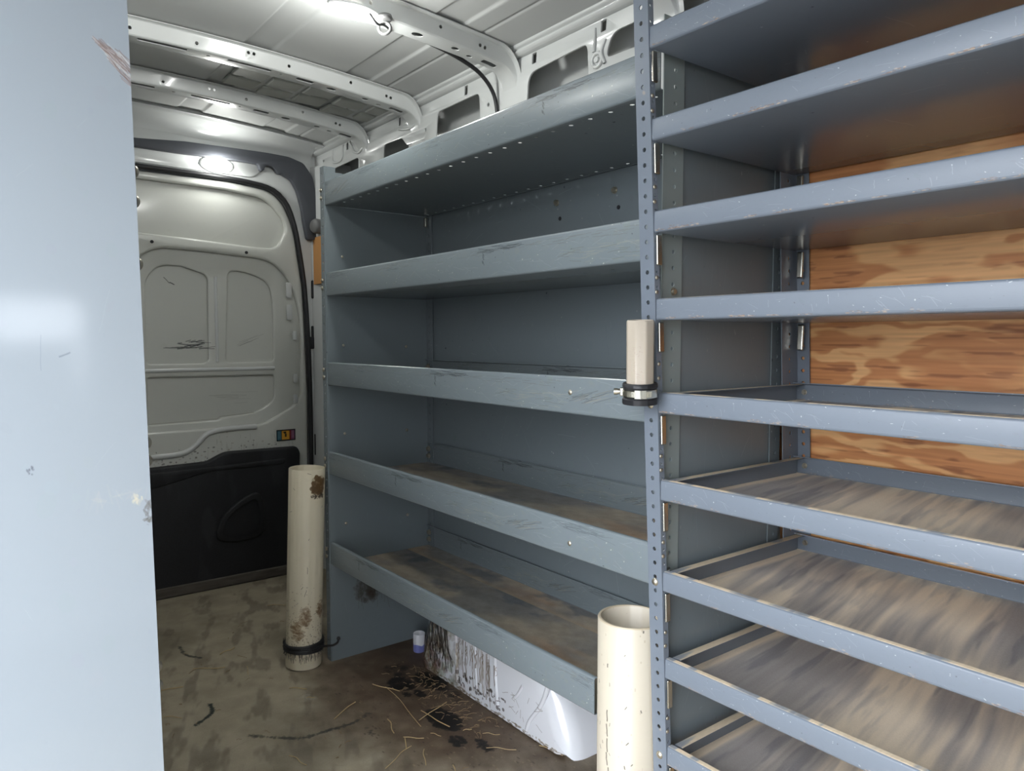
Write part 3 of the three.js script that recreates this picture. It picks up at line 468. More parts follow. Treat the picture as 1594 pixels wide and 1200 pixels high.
// a tray pressed from sheet: lip up at the front, hem turned in, back upstand with its own hem. Returned about x 0..L, front at z = 0, underside at y = 0
function tray(L, D, h, hem, backHem) { return sheetAlongX([[-hem, h], [0, h], [0, 0], [-D, 0], [-D, h], [-D + backHem, h + 0.002]], 0.0016, 0, L, 0.003); }
const lipUV = (g, h, L, row) => { const p = g.attributes.position, uv = g.attributes.uv; for (let i = 0; i < p.count; i++) uv.setXY(i, p.getX(i) / L * 0.9 + row * 0.137, clamp(p.getY(i) / h, 0.01, 0.99)); return g; };
const trayUV = (g, L, D, row, nearer) => { const p = g.attributes.position, uv = g.attributes.uv; for (let i = 0; i < p.count; i++) uv.setXY(i, p.getX(i) / L, -p.getZ(i) / D + (nearer ? 0 : row * 0.31)); return g; };

// ------------------------------------------------------------------ near shelving unit: nine narrow trays on perforated angle posts
{
  const X0 = -0.757, L = 0.914, D = 0.385, H = 0.031, lean = 0.0549, zf = (y) => -0.9228 + lean * y;
  const u = thing('shelving_unit', 'grey steel shelving unit with nine narrow dusty trays in front of a plywood sheet', 'shelves');
  const bottoms = [1.389, 1.2565, 1.1215, 0.99, 0.8465, 0.709, 0.562, 0.4185, 0.271];
  const pitch = 0.02286, ang = Math.atan(lean), H0 = 1.62;
  const posts = [[X0 - 0.0285, true, 0, 1], [X0 + L, false, 0, 1], [X0 - 0.002, false, -1, -1], [X0 + L - 0.024, true, -1, -1]];
  posts.forEach(([x, atRight, row], i) => {
    const g = join(anglePost(row ? 0.026 : 0.028, row ? 0.05 : 0.012, H0, pitch, 0.0034, 0.012, row ? atRight : atRight, !row));
    const o = part('post', [g], M.grey, u); o.position.set(x, 0, zf(0) + (row ? -D - 0.002 : 0.003)); o.rotation.x = ang;
    void i;
  });
  const clip = (w, h, d) => { const g = clean(new RoundedBoxGeometry(w, h, d, 4, Math.min(w, d) * 0.46)), p = g.attributes.position; for (let i = 0; i < p.count; i++) { const y = p.getY(i), q = 0.0009 * Math.sin(y / h * 11); if (w < d) p.setX(i, p.getX(i) + q); else p.setZ(i, p.getZ(i) + q); } p.needsUpdate = true; const m = mergeVertices((() => { const b = new THREE.BufferGeometry(); b.setAttribute('position', p); return b; })()); m.computeVertexNormals(); return clean(m); };
  const cl1 = clip(0.004, 0.046, 0.011), cl2 = clip(0.0125, 0.048, 0.006);
  bottoms.forEach((yb, k) => {
    const z = zf(yb + H / 2), g = tray(L, D, H, 0.010, 0.014);
    const [top, rest] = split(g, (n, c) => n.y > 0.9 && c.y < 0.006), [hemTop, rest2] = split(rest, (n, c) => n.y > 0.9 && c.y > H - 0.01), [front, under] = split(rest2, (n) => n.z > 0.8);
    const side = (x, s) => sheetAlongZ(x, s);
    function sheetAlongZ(x, s) { const pr = new THREE.Shape(sheetOutline(roundPoly([[x, 0.0008], [x, H - 0.001], [x + s * 0.016, H - 0.001]], 0.002), 0.0014).map((p) => V2(...p))); return boxUV(extrude(pr, D - 0.022, 0).translate(0, 0, -D + 0.006)); }
    const sl = side(0.001, 1), sr = side(L - 0.001, -1), [sHem, sRest] = split(sl, (n, c) => n.y > 0.9), [sHem2, sRest2] = split(sr, (n) => n.y > 0.9);
    const o = part('shelf', [[trayUV(top, L, D, k, true), M.dust[k % 3]], [hemTop, M.hemDust], [sHem, M.hemDust], [sHem2, M.hemDust], [lipUV(front, H, L, k), M.lip], [under, M.grey], [sRest, M.grey], [sRest2, M.grey]], null, u);
    o.position.set(X0, yb, z);
    const c1 = shadow(new THREE.Mesh(cl1, M.zinc)); c1.name = 'shelf_clip'; c1.position.set(X0 + 0.003, yb - 0.027, z - 0.007); u.add(c1);
    const c2 = shadow(new THREE.Mesh(cl2, M.zinc)); c2.name = 'shelf_clip'; c2.position.set(X0 + 0.012, yb - 0.027, z - D + 0.005); u.add(c2);
    if (k % 2 === 0 && k > 3) bolt(u, domeHead, X0 - 0.0145, yb + 0.012, zf(yb) + 0.004, 0, 1.05);
    bolt(u, hexHead, X0 + 0.016, yb + 0.016, z - D + 0.003, 0, 0.7);
    for (const dy of [-0.068, -0.09]) bolt(u, domeHead, X0 + 0.0005, yb + dy, z - 0.006, PI / 2, 0.55);
  });
}
// plywood sheet behind it
{
  const g = new THREE.BoxGeometry(1.55, 1.5, 0.008), p = g.attributes.position, uv = g.attributes.uv;
  for (let i = 0; i < p.count; i++) uv.setXY(i, (p.getX(i) + 0.775) / 1.25, (p.getY(i) + 0.75) / 1.55);
  g.translate(0.775, 0.75, 0);
  const o = single('plywood_sheet', [g], M.ply, 'orange-brown fir plywood sheet standing behind the narrow dusty trays', 'plywood');
  o.position.set(-0.80, 0.02, -1.3185); o.rotation.x = Math.atan(0.0549);
  const b = single('plywood_strip', [box(0.13, 0.19, 0.012, -2.865, 1.28, -1.238)], M.plyEdge, 'short orange plywood strip fixed to the pillar beside the rear door', 'plywood'); void b;
}
// ------------------------------------------------------------------ far shelving unit: five deep-lipped shelves with solid ends and back
{
  const XA = -2.024, XB = -0.778, L = XB - XA, D = 0.338, H = 0.066, Z = -0.893;
  const u = thing('shelving_unit', 'older grey steel shelving unit with five deep-lipped shelves and solid back against the van side', 'shelves');
  const bottoms = [1.344, 1.0855, 0.827, 0.5655, 0.2955];
  const t = 0.0016, zb = Z - D - 0.002;
  const panelMap = canvasTex(512, 2048, (x, w, h) => {
    const r = rng(91); x.fillStyle = rgb(...GREY2); x.fillRect(0, 0, w, h); speckle(x, w, h, 500, r, 6, [[112, 121, 125], [122, 131, 135]], 0.2);
    for (let k = 0; k < 60; k++) scratch(x, r, r() * w, r() * h, 10 + r() * 60, r() * 6.3, [150, 158, 160], 0.3, 1);
    for (let k = 0; k < 120; k++) { const a = r() * 6.3, q = Math.sqrt(r()); x.fillStyle = rgb(52, 44, 40, 0.14); x.beginPath(); x.ellipse(w * 0.36 + Math.cos(a) * q * 60, h * (1 - 0.145) + Math.sin(a) * q * 80, 8 + r() * 22, 4 + r() * 12, r() * 3, 0, 7); x.fill(); }
    for (let k = 0; k < 50; k++) scratch(x, r, w * (0.25 + r() * 0.3), h * (0.83 + r() * 0.04), 20 + r() * 90, 1.2 + r() * 0.5, [60, 52, 46], 0.25, 2);
  });
  const pm = std({ name: 'stained_end_panel', map: panelMap, roughness: 0.26 });
  const endPanel = (x, h, cut = 0) => { const g = new THREE.BoxGeometry(t, h, D - cut).translate(x, h / 2, Z - D / 2 - cut / 2), p = g.attributes.position, uv = g.attributes.uv; for (let i = 0; i < p.count; i++) uv.setXY(i, (Z - p.getZ(i)) / D, p.getY(i) / 1.45); return g; };
  part('end_panel', [endPanel(XA - 0.001, 1.44)], pm, u).userData.label = 'stained solid left end panel';
  part('end_panel', [endPanel(XB + 0.003, 1.44, 0.032)], M.greyFar, u);
  // back panel in two sheets with a lap joint
  part('back_panel', [box(L + 0.006, 1.16, 0.0016, (XA + XB) / 2, 0.86, zb)], M.greyFar, u);
  const post = (x, z, atRight, fw, ry) => { const o = part('post', anglePost(fw, 0.036, 1.455, 0.0254, 0.0036, 0.014, atRight, ry), M.greyFar, u); o.position.set(x, 0, z); return o; };
  post(XA - 0.028, Z + 0.003, true, 0.026, true);
  // right front post: only the flange on the outside of the end panel, with its rolled edge
  { const g = extrude(holedStrip(0.048, 0.905, 0.0254, 0.0036, 0.014, 0.003), 0.002, 0, 5).rotateY(PI / 2); const o = part('post', [boxUV(g)], M.postGreen, u); o.userData.label = 'pale green-grey perforated post'; o.position.set(XB + 0.005, 0.55, Z - 0.001); for (const k of [1.30, 1.272, 1.035, 1.01]) bolt(u, hexHead, XB + 0.008, k, Z - 0.028, PI / 2, 0.8); }
  { const g = extrude(holedStrip(0.032, 1.455, 0.0254, 0.0036, 0.014), 0.002, 0, 5).rotateY(PI / 2); const o = part('post', [boxUV(g)], M.greyFar, u); o.position.set(XB + 0.005, 0, Z - D + 0.034); }
  { const g = extrude(holedStrip(0.034, 1.455, 0.0254, 0.0036, 0.014), 0.002, 0, 5); const o = part('post', [boxUV(g)], M.greyFar, u); o.position.set(XA + 0.001, 0, Z - D + 0.001); }
  bottoms.forEach((yb, k) => {
    const len = k === 4 ? L - 0.135 : L, top1 = k === 0;
    let g;
    if (top1) {   // the top shelf's sheet is pierced by a row of holes front and back
      const lipG = sheetAlongX([[-0.012, H], [0, H], [0, 0], [-0.010, 0]], 0.0016, 0, len, 0.003), backG = sheetAlongX([[-D + 0.010, 0], [-D, 0], [-D, H * 0.6]], 0.0016, 0, len, 0.003);
      const s = shapeOf([[0, 0.010], [len, 0.010], [len, D - 0.010], [0, D - 0.010]]); for (let i = 0; i < 25; i++) { const x = 0.03 + i * (len - 0.06) / 24; s.holes.push(circleHole(x, 0.022, 0.0044), circleHole(x + 0.01, D - 0.022, 0.0044)); }
      g = join([lipG, backG, boxUV(extrude(s, 0.0005, 0, 4).rotateX(-PI / 2).translate(0, -0.0002, 0))]);
    } else g = tray(len, D, H, 0.007, 0.010);
    const [top, rest] = split(g, (n, c) => n.y > 0.9 && c.y < 0.006), [front, under] = split(rest, (n) => n.z > 0.8);
    const o = part('shelf', [[trayUV(top, len, D, k, false), M.dustFar], [lipUV(front, H, len, k + 3), M.lipFar], [under, M.greyFar]], null, u); o.position.set(XA + 0.001, yb, Z);
    for (const dy of [0.012, 0.034]) { bolt(u, domeHead, XA - 0.0015, yb + dy + 0.01, Z + 0.006, 0, 1.1).position.x = XA - 0.016; if (k > 1) bolt(u, hexHead, XA + 0.016, yb + dy + 0.012, Z - D + 0.008, 0, 1.2); }
    if (k > 0) bolt(u, domeHead, XA + 0.0005, yb + 0.11, Z - 0.26, PI / 2, 0.8);
    if (k > 0) bolt(u, domeHead, XA + 0.0005, yb + 0.115, Z - 0.05, PI / 2, 0.7);
    if (k === 0) for (const x of [0.62, 0.82, 1.02]) { bolt(u, hexHead, XA + x, yb - 0.045, zb + 0.002, 0, 1.1); part('bolt_hole', [clean(new THREE.CylinderGeometry(0.005, 0.005, 0.0012, 12).rotateX(PI / 2))], M.black, u).position.set(XA + x + 0.012, yb - 0.085, zb + 0.0012); }
  });
  { const g = []; for (const y of [1.3, 1.31]) void y; g.push(rbox(0.012, 0.03, 0.01, 0.003, XA + 0.010, 1.325, Z - D + 0.01)); part('corner_bracket', g, M.zinc, u); }
  for (const y of [0.845, 0.57]) bolt(u, domeHead, XB - 0.2, y + 0.02, Z + 0.0012, 0, 0.8);
}
// ------------------------------------------------------------------ opposite shelving: only its end panel faces the camera
{
  const X = -0.972, Z1 = 0.345;
  const u = thing('shelving_unit', 'pale grey solid shelf end panel filling the left side of the photo', 'shelves');
  const map = canvasTex(1024, 2048, (x, w, h) => {   // spans z -0.21..0.345, y 0..1.62
    const r = rng(17), Zp = (z) => (z + 0.21) / 0.56 * w, Y = (y) => (1 - y / 1.62) * h; x.fillStyle = rgb(150, 158, 164); x.fillRect(0, 0, w, h);
    speckle(x, w, h, 300, r, 9, [[146, 154, 160], [154, 162, 168]], 0.2);
    for (let k = 0; k < 90; k++) { const a = r(), z = -0.196 + a * 0.034, y = 1.307 - 0.036 * (1 - a) * (0.4 + r()) - 0.002 * k / 30; scratch(x, r, Zp(z), Y(y), 14 + r() * 40, PI - 0.55 + (r() - 0.5) * 0.3, r() < 0.6 ? [122, 104, 98] : [188, 186, 184], 0.5, 1.5); }
    blot(x, r, Zp(-0.185), Y(0.767), 12, 10, [196, 186, 164], 0.5, 30); blot(x, r, Zp(-0.196), Y(0.75), 8, 20, [96, 92, 88], 0.4, 24); blot(x, r, Zp(-0.081), Y(0.814), 6, 7, [92, 96, 104], 0.7, 16);
    blot(x, r, Zp(-0.165), Y(0.772), 60, 8, [184, 176, 166], 0.14, 20);
    for (let k = 0; k < 14; k++) scratch(x, r, Zp(-0.2 + r() * 0.3), Y(0.3 + r() * 1.2), 20 + r() * 60, r() * 6, [166, 174, 180], 0.25, 1);
    scratch(x, r, Zp(-0.098), Y(0.965), 50, 1.5, [126, 136, 144], 0.5, 1.5); scratch(x, r, Zp(-0.125), Y(0.945), 22, 0.3, [104, 112, 120], 0.6, 2);
  });
  const pm = std({ name: 'pale_grey_panel', map, roughness: 0.1, specularIntensity: 0.85 });
  const g = new THREE.BoxGeometry(0.0016, 1.62, 0.545).translate(0, 0.81, Z1 - 0.2725), p = g.attributes.position, uv = g.attributes.uv, ang = 0.0155;
  for (let i = 0; i < p.count; i++) uv.setXY(i, (p.getZ(i) + 0.21) / 0.56, p.getY(i) / 1.62);
  const o = part('end_panel', [g], pm, u); o.position.set(X, 0, 0);
  // lean: the edge runs from z -0.21 at the floor to -0.186 overhead
  const q = o.geometry.attributes.position; for (let i = 0; i < q.count; i++) if (q.getZ(i) < 0) q.setZ(i, -0.2093 + ang * q.getY(i));
  const post = part('post', anglePost(0.028, 0.03, 1.62, 0.0254, 0.0036, 0.014, true, true).map((k) => k.rotateY(PI).translate(0, 0, 0)), M.grey, u); post.position.set(X - 0.001, 0, -0.2093); post.rotation.x = ang;
  for (const y of [1.159, 1.124, 1.05, 0.834, 0.812, 0.553, 0.528]) bolt(u, domeHead, X - 0.008, y, -0.2105 + ang * y, PI, 1.25);
  const mk = (yb) => { const s = part('shelf', [sheetAlongX([[0.0, 0.066], [0, 0], [0.53, 0], [0.53, 0.066]].map(([a, b]) => [a, b]), 0.0016, 0, 1.2, 0.003)], M.greyFar, u); s.position.set(X - 1.202, yb, -0.2093 + ang * yb + 0.004); };
  for (const y of [1.1, 0.81, 0.53, 0.25]) mk(y);
  part('end_panel', [box(0.0016, 1.5, 0.52, X - 1.205, 0.75, 0.08)], M.greyFar, u);
}

// ------------------------------------------------------------------ wheel arch under the far unit
{
  const map = canvasTex(1024, 512, (x, w, h) => {   // spans x -1.9..-1.2, y 0..0.36
    const r = rng(23), X = (a) => (a + 1.9) / 0.72 * w, Y = (y) => (1 - y / 0.36) * h; x.fillStyle = rgb(226, 228, 232); x.fillRect(0, 0, w, h);
    for (let k = 0; k < 520; k++) { const a = -1.88 + r() * r() * 0.3, y = r() * 0.16; x.fillStyle = rgb(78 + r() * 40, 62 + r() * 36, 48 + r() * 30, 0.14 + 0.2 * Math.max(0, (-1.66 - a) * 4)); x.beginPath(); x.ellipse(X(a), Y(y), 6 + r() * 18, 5 + r() * 22, r(), 0, 7); x.fill(); }
    for (let k = 0; k < 60; k++) { const a = -1.86 + r() * 0.16; x.strokeStyle = rgb(30, 26, 24, 0.5); x.lineWidth = 2 + r() * 5; x.beginPath(); x.moveTo(X(a), Y(0.16)); x.quadraticCurveTo(X(a + (r() - 0.3) * 0.05), Y(0.1), X(a + (r() - 0.4) * 0.07), Y(0.02 + r() * 0.07)); x.stroke(); }
    for (let k = 0; k < 46; k++) { const a = -1.66 + r() * 0.2, y0 = 0.15 - r() * 0.03, y1 = y0 - 0.02 - r() * 0.11; const c = r() < 0.5 ? [74, 58, 44] : [128, 112, 92]; x.strokeStyle = rgb(c[0], c[1], c[2], 0.55); x.lineWidth = 1.5 + r() * 4; x.beginPath(); x.moveTo(X(a), Y(y0)); for (let i = 1; i <= 6; i++) x.lineTo(X(a + (r() - 0.5) * 0.006), Y(y0 + (y1 - y0) * i / 6)); x.stroke(); }
    for (let k = 0; k < 60; k++) { const a = -1.65 + r() * 0.22, y = 0.02 + r() * 0.04; x.fillStyle = rgb(40, 32, 28, 0.5); x.beginPath(); x.ellipse(X(a), Y(y), 2 + r() * 8, 2 + r() * 7, 0, 0, 7); x.fill(); }
    for (let k = 0; k < 240; k++) { const a = -1.9 + r() * 0.7; x.fillStyle = rgb(96, 80, 62, 0.4); x.beginPath(); x.ellipse(X(a), Y(r() * 0.012), 3 + r() * 8, 1 + r() * 4, 0, 0, 7); x.fill(); }
    for (let k = 0; k < 14; k++) scratch(x, r, X(-1.42 + r() * 0.14), Y(0.1 - r() * 0.06), 10 + r() * 40, r() * 3, [120, 112, 104], 0.5, 2);
  });
  const m = std({ name: 'dirty_white_paint', map, roughness: 0.22, clearcoat: 0.6, clearcoatRoughness: 0.08 });
  const a = structure('wheel_arch', 'dirt-streaked white wheel arch under the lowest shelf');
  const s = new THREE.Shape(); s.moveTo(-1.87, -0.01); s.bezierCurveTo(-1.85, 0.14, -1.80, 0.25, -1.62, 0.275); s.bezierCurveTo(-1.42, 0.28, -1.22, 0.20, -1.185, -0.01); s.closePath();
  const uvs = (g) => { const p = g.attributes.position, uv = g.attributes.uv; for (let i = 0; i < p.count; i++) uv.setXY(i, (p.getX(i) + 1.9) / 0.72, p.getY(i) / 0.36); return g; };
  // rounded body: extrude with a deep bevel that becomes the domed corner
  const body = extrude(s, 0.31, 0.05, 24, 6).translate(0, 0, -1.40);
  part('arch_body', [uvs(boxUV(crease(mergeVertices((() => { const q = new THREE.BufferGeometry(); q.setAttribute('position', body.attributes.position); return q; })()), 1.0)))], m, a);
  const rib = (pts, r) => uvs(boxUV(clean(new THREE.TubeGeometry(new THREE.CatmullRomCurve3(pts.map((p) => V3(...p))), 20, r, 8)).scale(1, 1, 1)));
  part('pressed_rib', [rib([[-1.655, 0.2, -1.092], [-1.652, 0.1, -1.091], [-1.648, 0.02, -1.091]], 0.006)], m, a);
  part('pressed_rib', [rib([[-1.475, 0.2, -1.092], [-1.472, 0.1, -1.091], [-1.462, 0.03, -1.091]], 0.006)], m, a);
  part('pressed_rib', [rib([[-1.565, 0.2, -1.092], [-1.56, 0.1, -1.091], [-1.556, 0.03, -1.091]], 0.004)], m, a);
  part('pressed_rib', [rib([[-1.26, 0.2, -1.098], [-1.285, 0.11, -1.091], [-1.335, 0.04, -1.091], [-1.345, 0.015, -1.091]], 0.006)], m, a);
  part('pressed_rib', [rib([[-1.36, 0.12, -1.091], [-1.38, 0.09, -1.091], [-1.40, 0.07, -1.091]], 0.005)], m, a);
}

// ------------------------------------------------------------------ plastic pipes used as holders
function pvcMap(seed, base, marks) {
  return canvasTex(512, 1024, (x, w, h) => { const r = rng(seed); x.fillStyle = rgb(...base); x.fillRect(0, 0, w, h); speckle(x, w, h, 400, r, 8, [base.map((c) => c - 8), base.map((c) => Math.min(255, c + 5))], 0.2); for (let k = 0; k < 90; k++) scratch(x, r, r() * w, r() * h, 20 + r() * 140, 1.57 + (r() - 0.5) * 0.1, base.map((c) => c - 30), 0.22, 1.2); marks(x, w, h, r); });
}
function pipeGeo(R, t, h) {
  const prof = [[R, 0.001], [R, h - 0.002], [R - 0.0015, h], [R - t + 0.001, h], [R - t, h - 0.002], [R - t, 0.001], [R, 0.001]].map((p) => V2(...p));
  const g = clean(toCreasedNormals(new THREE.LatheGeometry(prof, 48), 0.7)), p = g.attributes.position, uv = g.attributes.uv;
  for (let i = 0; i < p.count; i += 3) { const us = [0, 1, 2].map((k) => { const q = Math.atan2(p.getX(i + k), p.getZ(i + k)) / (2 * PI) + 0.5; return q; }); const mx = Math.max(...us); us.forEach((q, k) => uv.setXY(i + k, mx - q > 0.5 ? q + 1 : q, p.getY(i + k) / h)); }
  return g;
}
{
  const m1 = std({ name: 'dirty_pvc', map: pvcMap(3, [216, 206, 182], (x, w, h, r) => {
    for (let k = 0; k < 900; k++) { const v = 0.08 + r() * r() * 0.42; x.fillStyle = rgb(74, 54, 34, 0.35 * (1 - v)); x.beginPath(); x.ellipse(r() * w, h * (1 - v), 1 + r() * 4, 1 + r() * 3, 0, 0, 7); x.fill(); }
    for (const [u, v] of [[0.70, 0.27], [0.62, 0.2], [0.86, 0.3], [0.2, 0.3]]) blot(x, r, u * w, h * (1 - v), 26, 46, [92, 62, 34], 0.3, 50);
    blot(x, r, 0.80 * w, h * 0.075, 36, 46, [88, 66, 40], 0.75, 110); blot(x, r, 0.80 * w, h * 0.13, 36, 12, [40, 30, 22], 0.6, 40);
    for (let k = 0; k < 40; k++) scratch(x, r, r() * w, r() * h, 8 + r() * 30, r() * 6, [60, 48, 36], 0.6, 2);
    for (let k = 0; k < 300; k++) { x.fillStyle = rgb(24, 20, 18, 0.5); x.fillRect(r() * w, h * (1 - 0.085) - 14 + r() * 44, 2, 4 + r() * 24); }
  }), roughness: 0.45 });
  const t = thing('pvc_pipe', 'tall dirty cream plastic pipe standing on the floor near the rear door', 'pipe', null, [-2.060, 0.002, -0.818]);
  part('pipe_tube', [pipeGeo(0.0515, 0.004, 0.585)], m1, t); t.rotation.set(-0.028, -2.23, -0.0, 'XYZ'); t.rotation.set(0, 0, 0);
  t.rotation.z = -0.022; t.rotation.x = -0.028;
  // frayed black cord knotted round its foot
  const c = thing('cord', 'frayed black cord tied around the foot of the tall plastic pipe', 'cord', null, [-2.060, 0.062, -0.820]);
  const r = rng(8), ring = []; for (let k = 0; k < 4; k++) { const q = new THREE.TorusGeometry(0.0545, 0.0048, 8, 40).rotateX(PI / 2 + (r() - 0.5) * 0.16).translate(0, (k - 1.5) * 0.006, 0); ring.push(clean(q)); }
  part('wrap', ring, M.rubber, c);
  part('tail', [clean(new THREE.TubeGeometry(new THREE.CatmullRomCurve3([V3(0.050, 0.0, -0.02), V3(0.080, 0.010, -0.035), V3(0.105, 0.018, -0.046), V3(0.125, 0.034, -0.052), V3(0.124, 0.042, -0.054)]), 20, 0.0034, 6)), clean(new THREE.SphereGeometry(0.006, 8, 6)).translate(0.124, 0.042, -0.054)], M.rubber, c);
  const fz = []; for (let k = 0; k < 160; k++) { const a = r() * 6.3, l = 0.008 + r() * 0.014; fz.push(clean(new THREE.CylinderGeometry(0.0004, 0.0007, l, 4)).rotateZ((r() - 0.5) * 1.6).translate(0.0575 * Math.cos(a), (r() - 0.5) * 0.03, 0.0575 * Math.sin(a))); }
  part('frayed_fibres', fz, M.rubber, c).userData.kind = 'stuff';

  const m2 = std({ name: 'scuffed_pvc', map: pvcMap(4, [198, 189, 171], (x, w, h, r) => {
    for (let k = 0; k < 46; k++) scratch(x, r, w * (0.15 + 0.5 * r()), h * r(), 3 + r() * 12, 1.0 + r() * 1.2, [40, 38, 36], 0.7, 1 + r() * 2);
    
    for (let k = 0; k < 14; k++) scratch(x, r, w * (0.4 + 0.02 * r()), h * (0.3 + 0.05 * k), 24 + r() * 40, 1.57 + (r() - 0.5) * 0.3, [36, 32, 30], 0.75, 2.5);
    for (let k = 0; k < 120; k++) { x.fillStyle = rgb(150, 136, 112, 0.35); x.fillRect(r() * w, r() * h, 1 + r() * 3, 3 + r() * 10); }
    x.fillStyle = rgb(170, 150, 118, 0.5); x.fillRect(0, 0, w, 4);
  }), roughness: 0.42 });
  const n = thing('pvc_pipe', 'wide cream plastic pipe with black scuffs standing on the floor beside the perforated post', 'pipe', null, [-0.845, 0.002, -0.914]);
  part('pipe_tube', [pipeGeo(0.0572, 0.006, 0.488)], m2, n); n.rotation.y = 0.6;

  const m3 = std({ name: 'stained_pvc', map: pvcMap(6, [176, 165, 149], (x, w, h, r) => { for (let k = 0; k < 26; k++) scratch(x, r, w * r(), h * (0.05 + 0.8 * r()), 60 + r() * 200, 1.57, r() < 0.5 ? [186, 150, 136] : [176, 160, 134], 0.35, 3); for (let k = 0; k < 30; k++) scratch(x, r, w * (0.55 + 0.1 * r()), h * (0.3 + 0.5 * r()), 6 + r() * 20, r() * 6, [150, 120, 116], 0.6, 2); }), roughness: 0.4 });
  const q = thing('pvc_pipe', 'short narrow cream pipe clamped to the perforated post in a black rubber sleeve', 'pipe', null, [-0.766, 0.862, -0.842]);
  part('pipe_tube', [pipeGeo(0.0208, 0.0035, 0.127)], m3, q);
  const sl = part('rubber_sleeve', [clean(toCreasedNormals(new THREE.LatheGeometry([[0.021, 0.0], [0.0262, 0.0], [0.0268, 0.002], [0.0268, 0.008], [0.0248, 0.010], [0.0248, 0.024], [0.0268, 0.026], [0.0264, 0.031], [0.0255, 0.032], [0.021, 0.032]].map((p) => V2(...p)), 40), 0.7))], M.rubber, q);
  const hc = part('hose_clamp', [clean(toCreasedNormals(new THREE.LatheGeometry([[0.0250, 0.0105], [0.0258, 0.0108], [0.0258, 0.0232], [0.0250, 0.0235]].map((p) => V2(...p)), 48), 0.7)), ...Array.from({ length: 30 }, (_, k) => { const a = -0.2 + k * 0.075; return box(0.0009, 0.0085, 0.0012).translate(0, 0, 0.0258).rotateY(a - 0.5).translate(0, 0.017, 0); })], M.zinc, q);
  part('clamp_screw', [clean(new THREE.CylinderGeometry(0.0042, 0.0042, 0.016, 12).rotateZ(PI / 2)).rotateY(0.7).translate(-0.0262, 0.017, 0.010), clean(new THREE.CylinderGeometry(0.0056, 0.0056, 0.006, 6).rotateZ(PI / 2)).rotateY(0.7).translate(-0.034, 0.017, 0.017), rbox(0.014, 0.013, 0.008, 0.002).rotateY(0.7).translate(-0.0225, 0.017, 0.0105)], M.zinc, hc);
  q.rotation.z = -0.045; q.rotation.x = 0.055; void sl;
}
// ------------------------------------------------------------------ cup and litter on the floor
{
  const map = canvasTex(256, 128, (x, w, h) => { const r = rng(2); x.fillStyle = rgb(224, 224, 228); x.fillRect(0, 0, w, h); x.fillStyle = rgb(134, 140, 206); x.beginPath(); x.moveTo(0, h); x.lineTo(0, h * 0.62); for (let i = 0; i <= 16; i++) x.lineTo(i / 16 * w, h * (0.55 + 0.14 * (r() - 0.3))); x.lineTo(w, h); x.fill(); for (let k = 0; k < 40; k++) { x.fillStyle = rgb(96, 102, 190, 0.4); x.fillRect(r() * w, h * (0.65 + r() * 0.3), 6, 3); } });
  const c = thing('cup', 'small white cup with a blue lower half against the shelf end panel on the floor', 'cup', null, [-1.93, 0.001, -1.135]);
  part('cup_wall', [clean(toCreasedNormals(new THREE.LatheGeometry([[0, 0.0], [0.0165, 0.0], [0.0172, 0.002], [0.0182, 0.056], [0.0175, 0.057], [0.0165, 0.055], [0.0156, 0.004], [0, 0.004]].map((p) => V2(...p)), 28), 0.8))], std({ name: 'printed_cup', map, roughness: 0.4 }), c);
  const g = c.children[0].geometry, p = g.attributes.position; for (let i = 0; i < p.count; i++) g.attributes.uv.setY(i, p.getY(i) / 0.057);
  c.rotation.z = -0.05;
}
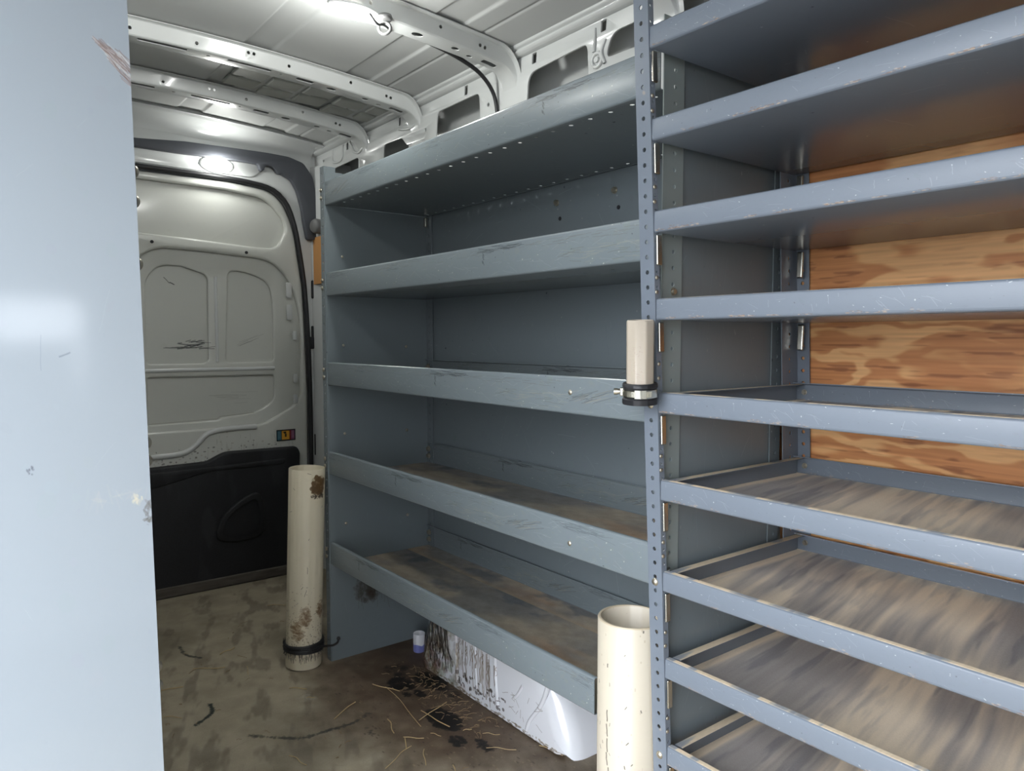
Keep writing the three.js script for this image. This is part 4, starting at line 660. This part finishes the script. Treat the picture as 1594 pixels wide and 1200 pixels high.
{
  const r = rng(19);
  const stalk = (x0, z0, x1, z1, w) => { const a = V3(x0, 0.0025, z0), b = V3(x1, 0.003, z1), d = b.clone().sub(a), n = V3(-d.z, 0, d.x).normalize(), l = d.length(); const pts = [a, a.clone().lerp(b, 0.35).addScaledVector(n, (r() - 0.5) * l * 0.12), a.clone().lerp(b, 0.7).addScaledVector(n, (r() - 0.5) * l * 0.12), b]; pts[1].y += 0.002; return clean(new THREE.TubeGeometry(new THREE.CatmullRomCurve3(pts), 8, w, 5)); };
  const S = [[-1.778, -0.939, -1.537, -0.908], [-1.814, -0.918, -1.731, -0.957], [-1.566, -0.92, -1.602, -1.025], [-1.493, -0.964, -1.605, -0.949], [-1.292, -1.085, -1.225, -1.10], [-2.595, -0.9, -2.556, -0.961], [-2.135, -0.444, -2.121, -0.498], [-1.977, -0.416, -1.943, -0.451], [-1.934, -0.726, -1.898, -0.761], [-2.274, -0.64, -2.299, -0.692], [-1.703, -0.754, -1.75, -0.835], [-1.521, -0.85, -1.486, -0.886], [-1.417, -1.01, -1.387, -1.04], [-1.514, -0.85, -1.471, -0.829], [-1.458, -0.98, -1.449, -1.0], [-1.496, -0.911, -1.468, -0.923], [-1.445, -0.862, -1.386, -0.831], [-1.613, -0.602, -1.551, -0.619], [-2.222, -0.549, -2.174, -0.626], [-2.143, -0.679, -2.082, -0.663], [-1.852, -0.742, -1.839, -0.76], [-1.431, -0.753, -1.475, -0.845], [-1.36, -0.98, -1.31, -1.03], [-1.62, -0.86, -1.55, -0.84], [-1.35, -0.88, -1.30, -0.86]];
  const only = { 0: 'long bent straw stalk lying across the dark oil stains on the floor', 1: 'short straw stalk touching the far end of the long bent stalk', 2: 'straw stalk lying over the largest oil stain, pointing at the wheel arch', 4: 'straw stalk against the rounded front foot of the wheel arch', 5: 'farthest straw stalk, behind the tall plastic pipe near the rear door', 6: 'straw stalk at the edge of the pale end panel, farther of the two', 7: 'straw stalk at the edge of the pale end panel, nearer of the two', 8: 'straw stalk on the floor right in front of the tall plastic pipe', 9: 'upright-lying straw stalk on bare floor left of the tall plastic pipe', 10: 'straw stalk alone on the bare floor this side of the tall pipe', 17: 'straw stalk nearest the camera on the bare brown floor', 18: 'thin straw stalk on the open floor toward the black door trim', 19: 'short straw stalk by the left foot of the tall plastic pipe', 20: 'tiny straw stalk on the pale smudge in front of the tall pipe', 21: 'straw stalk on the floor nearest the wide cream pipe' };
  S.forEach((q, k) => single('straw_stalk', [stalk(...q, 0.0008 + r() * 0.0006)], M.straw, only[k] ?? 'short straw stalk in the loose scatter between the oil stains and the wheel arch', 'straw', only[k] ? undefined : 'straw stalks scattered before the wheel arch'));
  // loose chaff drifted against the arch: too many to count
  const ch = []; for (let k = 0; k < 130; k++) { const q = r(), x = -1.84 + 0.42 * q + (r() - 0.5) * 0.08, z = -1.07 + Math.abs(r() + r() - 1) * 0.11, a = r() * 6.3, l = 0.008 + r() * r() * 0.04; ch.push(stalk(x, z, x + Math.cos(a) * l, Math.min(-0.6, Math.max(-1.075, z + Math.sin(a) * l)), 0.0004 + r() * 0.0006)); }
  for (let k = 0; k < 60; k++) { const x = -2.5 + 1.5 * r(), z = -1.0 + 0.65 * r(), a = r() * 6.3, l = 0.006 + r() * r() * 0.04; if (x > -1.0 && z > -0.3) continue; ch.push(stalk(x, z, x + Math.cos(a) * l, z + Math.sin(a) * l, 0.0004 + r() * 0.0005)); }
  const o = single('straw_chaff', ch, M.chaff, 'fine straw chaff littered along the foot of the wheel arch', 'litter'); o.userData.kind = 'stuff';
}
// sticker on the rear door
{
  const map = canvasTex(256, 144, (x, w, h) => { x.fillStyle = rgb(20, 22, 26); x.fillRect(0, 0, w, h); x.fillStyle = rgb(60, 104, 122); x.fillRect(10, 14, 52, h - 28); x.fillStyle = rgb(222, 164, 60); x.fillRect(70, 16, 104, h - 32); x.fillStyle = rgb(150, 34, 40); x.fillRect(182, 12, 12, h - 24); x.fillStyle = rgb(132, 84, 116); x.fillRect(196, 14, 46, h - 28); x.fillStyle = rgb(30, 26, 22); x.fillRect(84, 30, 40, 8); x.fillRect(100, 26, 30, 26); x.fillRect(112, 54, 22, 40); x.fillStyle = rgb(120, 150, 160); for (let k = 0; k < 5; k++) x.fillRect(18, 26 + k * 18, 34, 5); x.fillStyle = rgb(190, 150, 170); for (let k = 0; k < 5; k++) x.fillRect(204, 26 + k * 18, 30, 5); });
  const g = new RoundedBoxGeometry(0.0012, 0.046, 0.079, 1, 0.0005), p = g.attributes.position, uv = g.attributes.uv; for (let i = 0; i < p.count; i++) uv.setXY(i, 0.5 - p.getZ(i) / 0.079, p.getY(i) / 0.046 + 0.5);
  const o = single('warning_sticker', [g], std({ name: 'sticker_print', map, roughness: 0.4 }), 'small black orange and blue sticker on the rear door above the black trim', 'sticker'); o.position.set(-2.9345, 0.569, -1.109);
}
renderer.render(scene, camera);
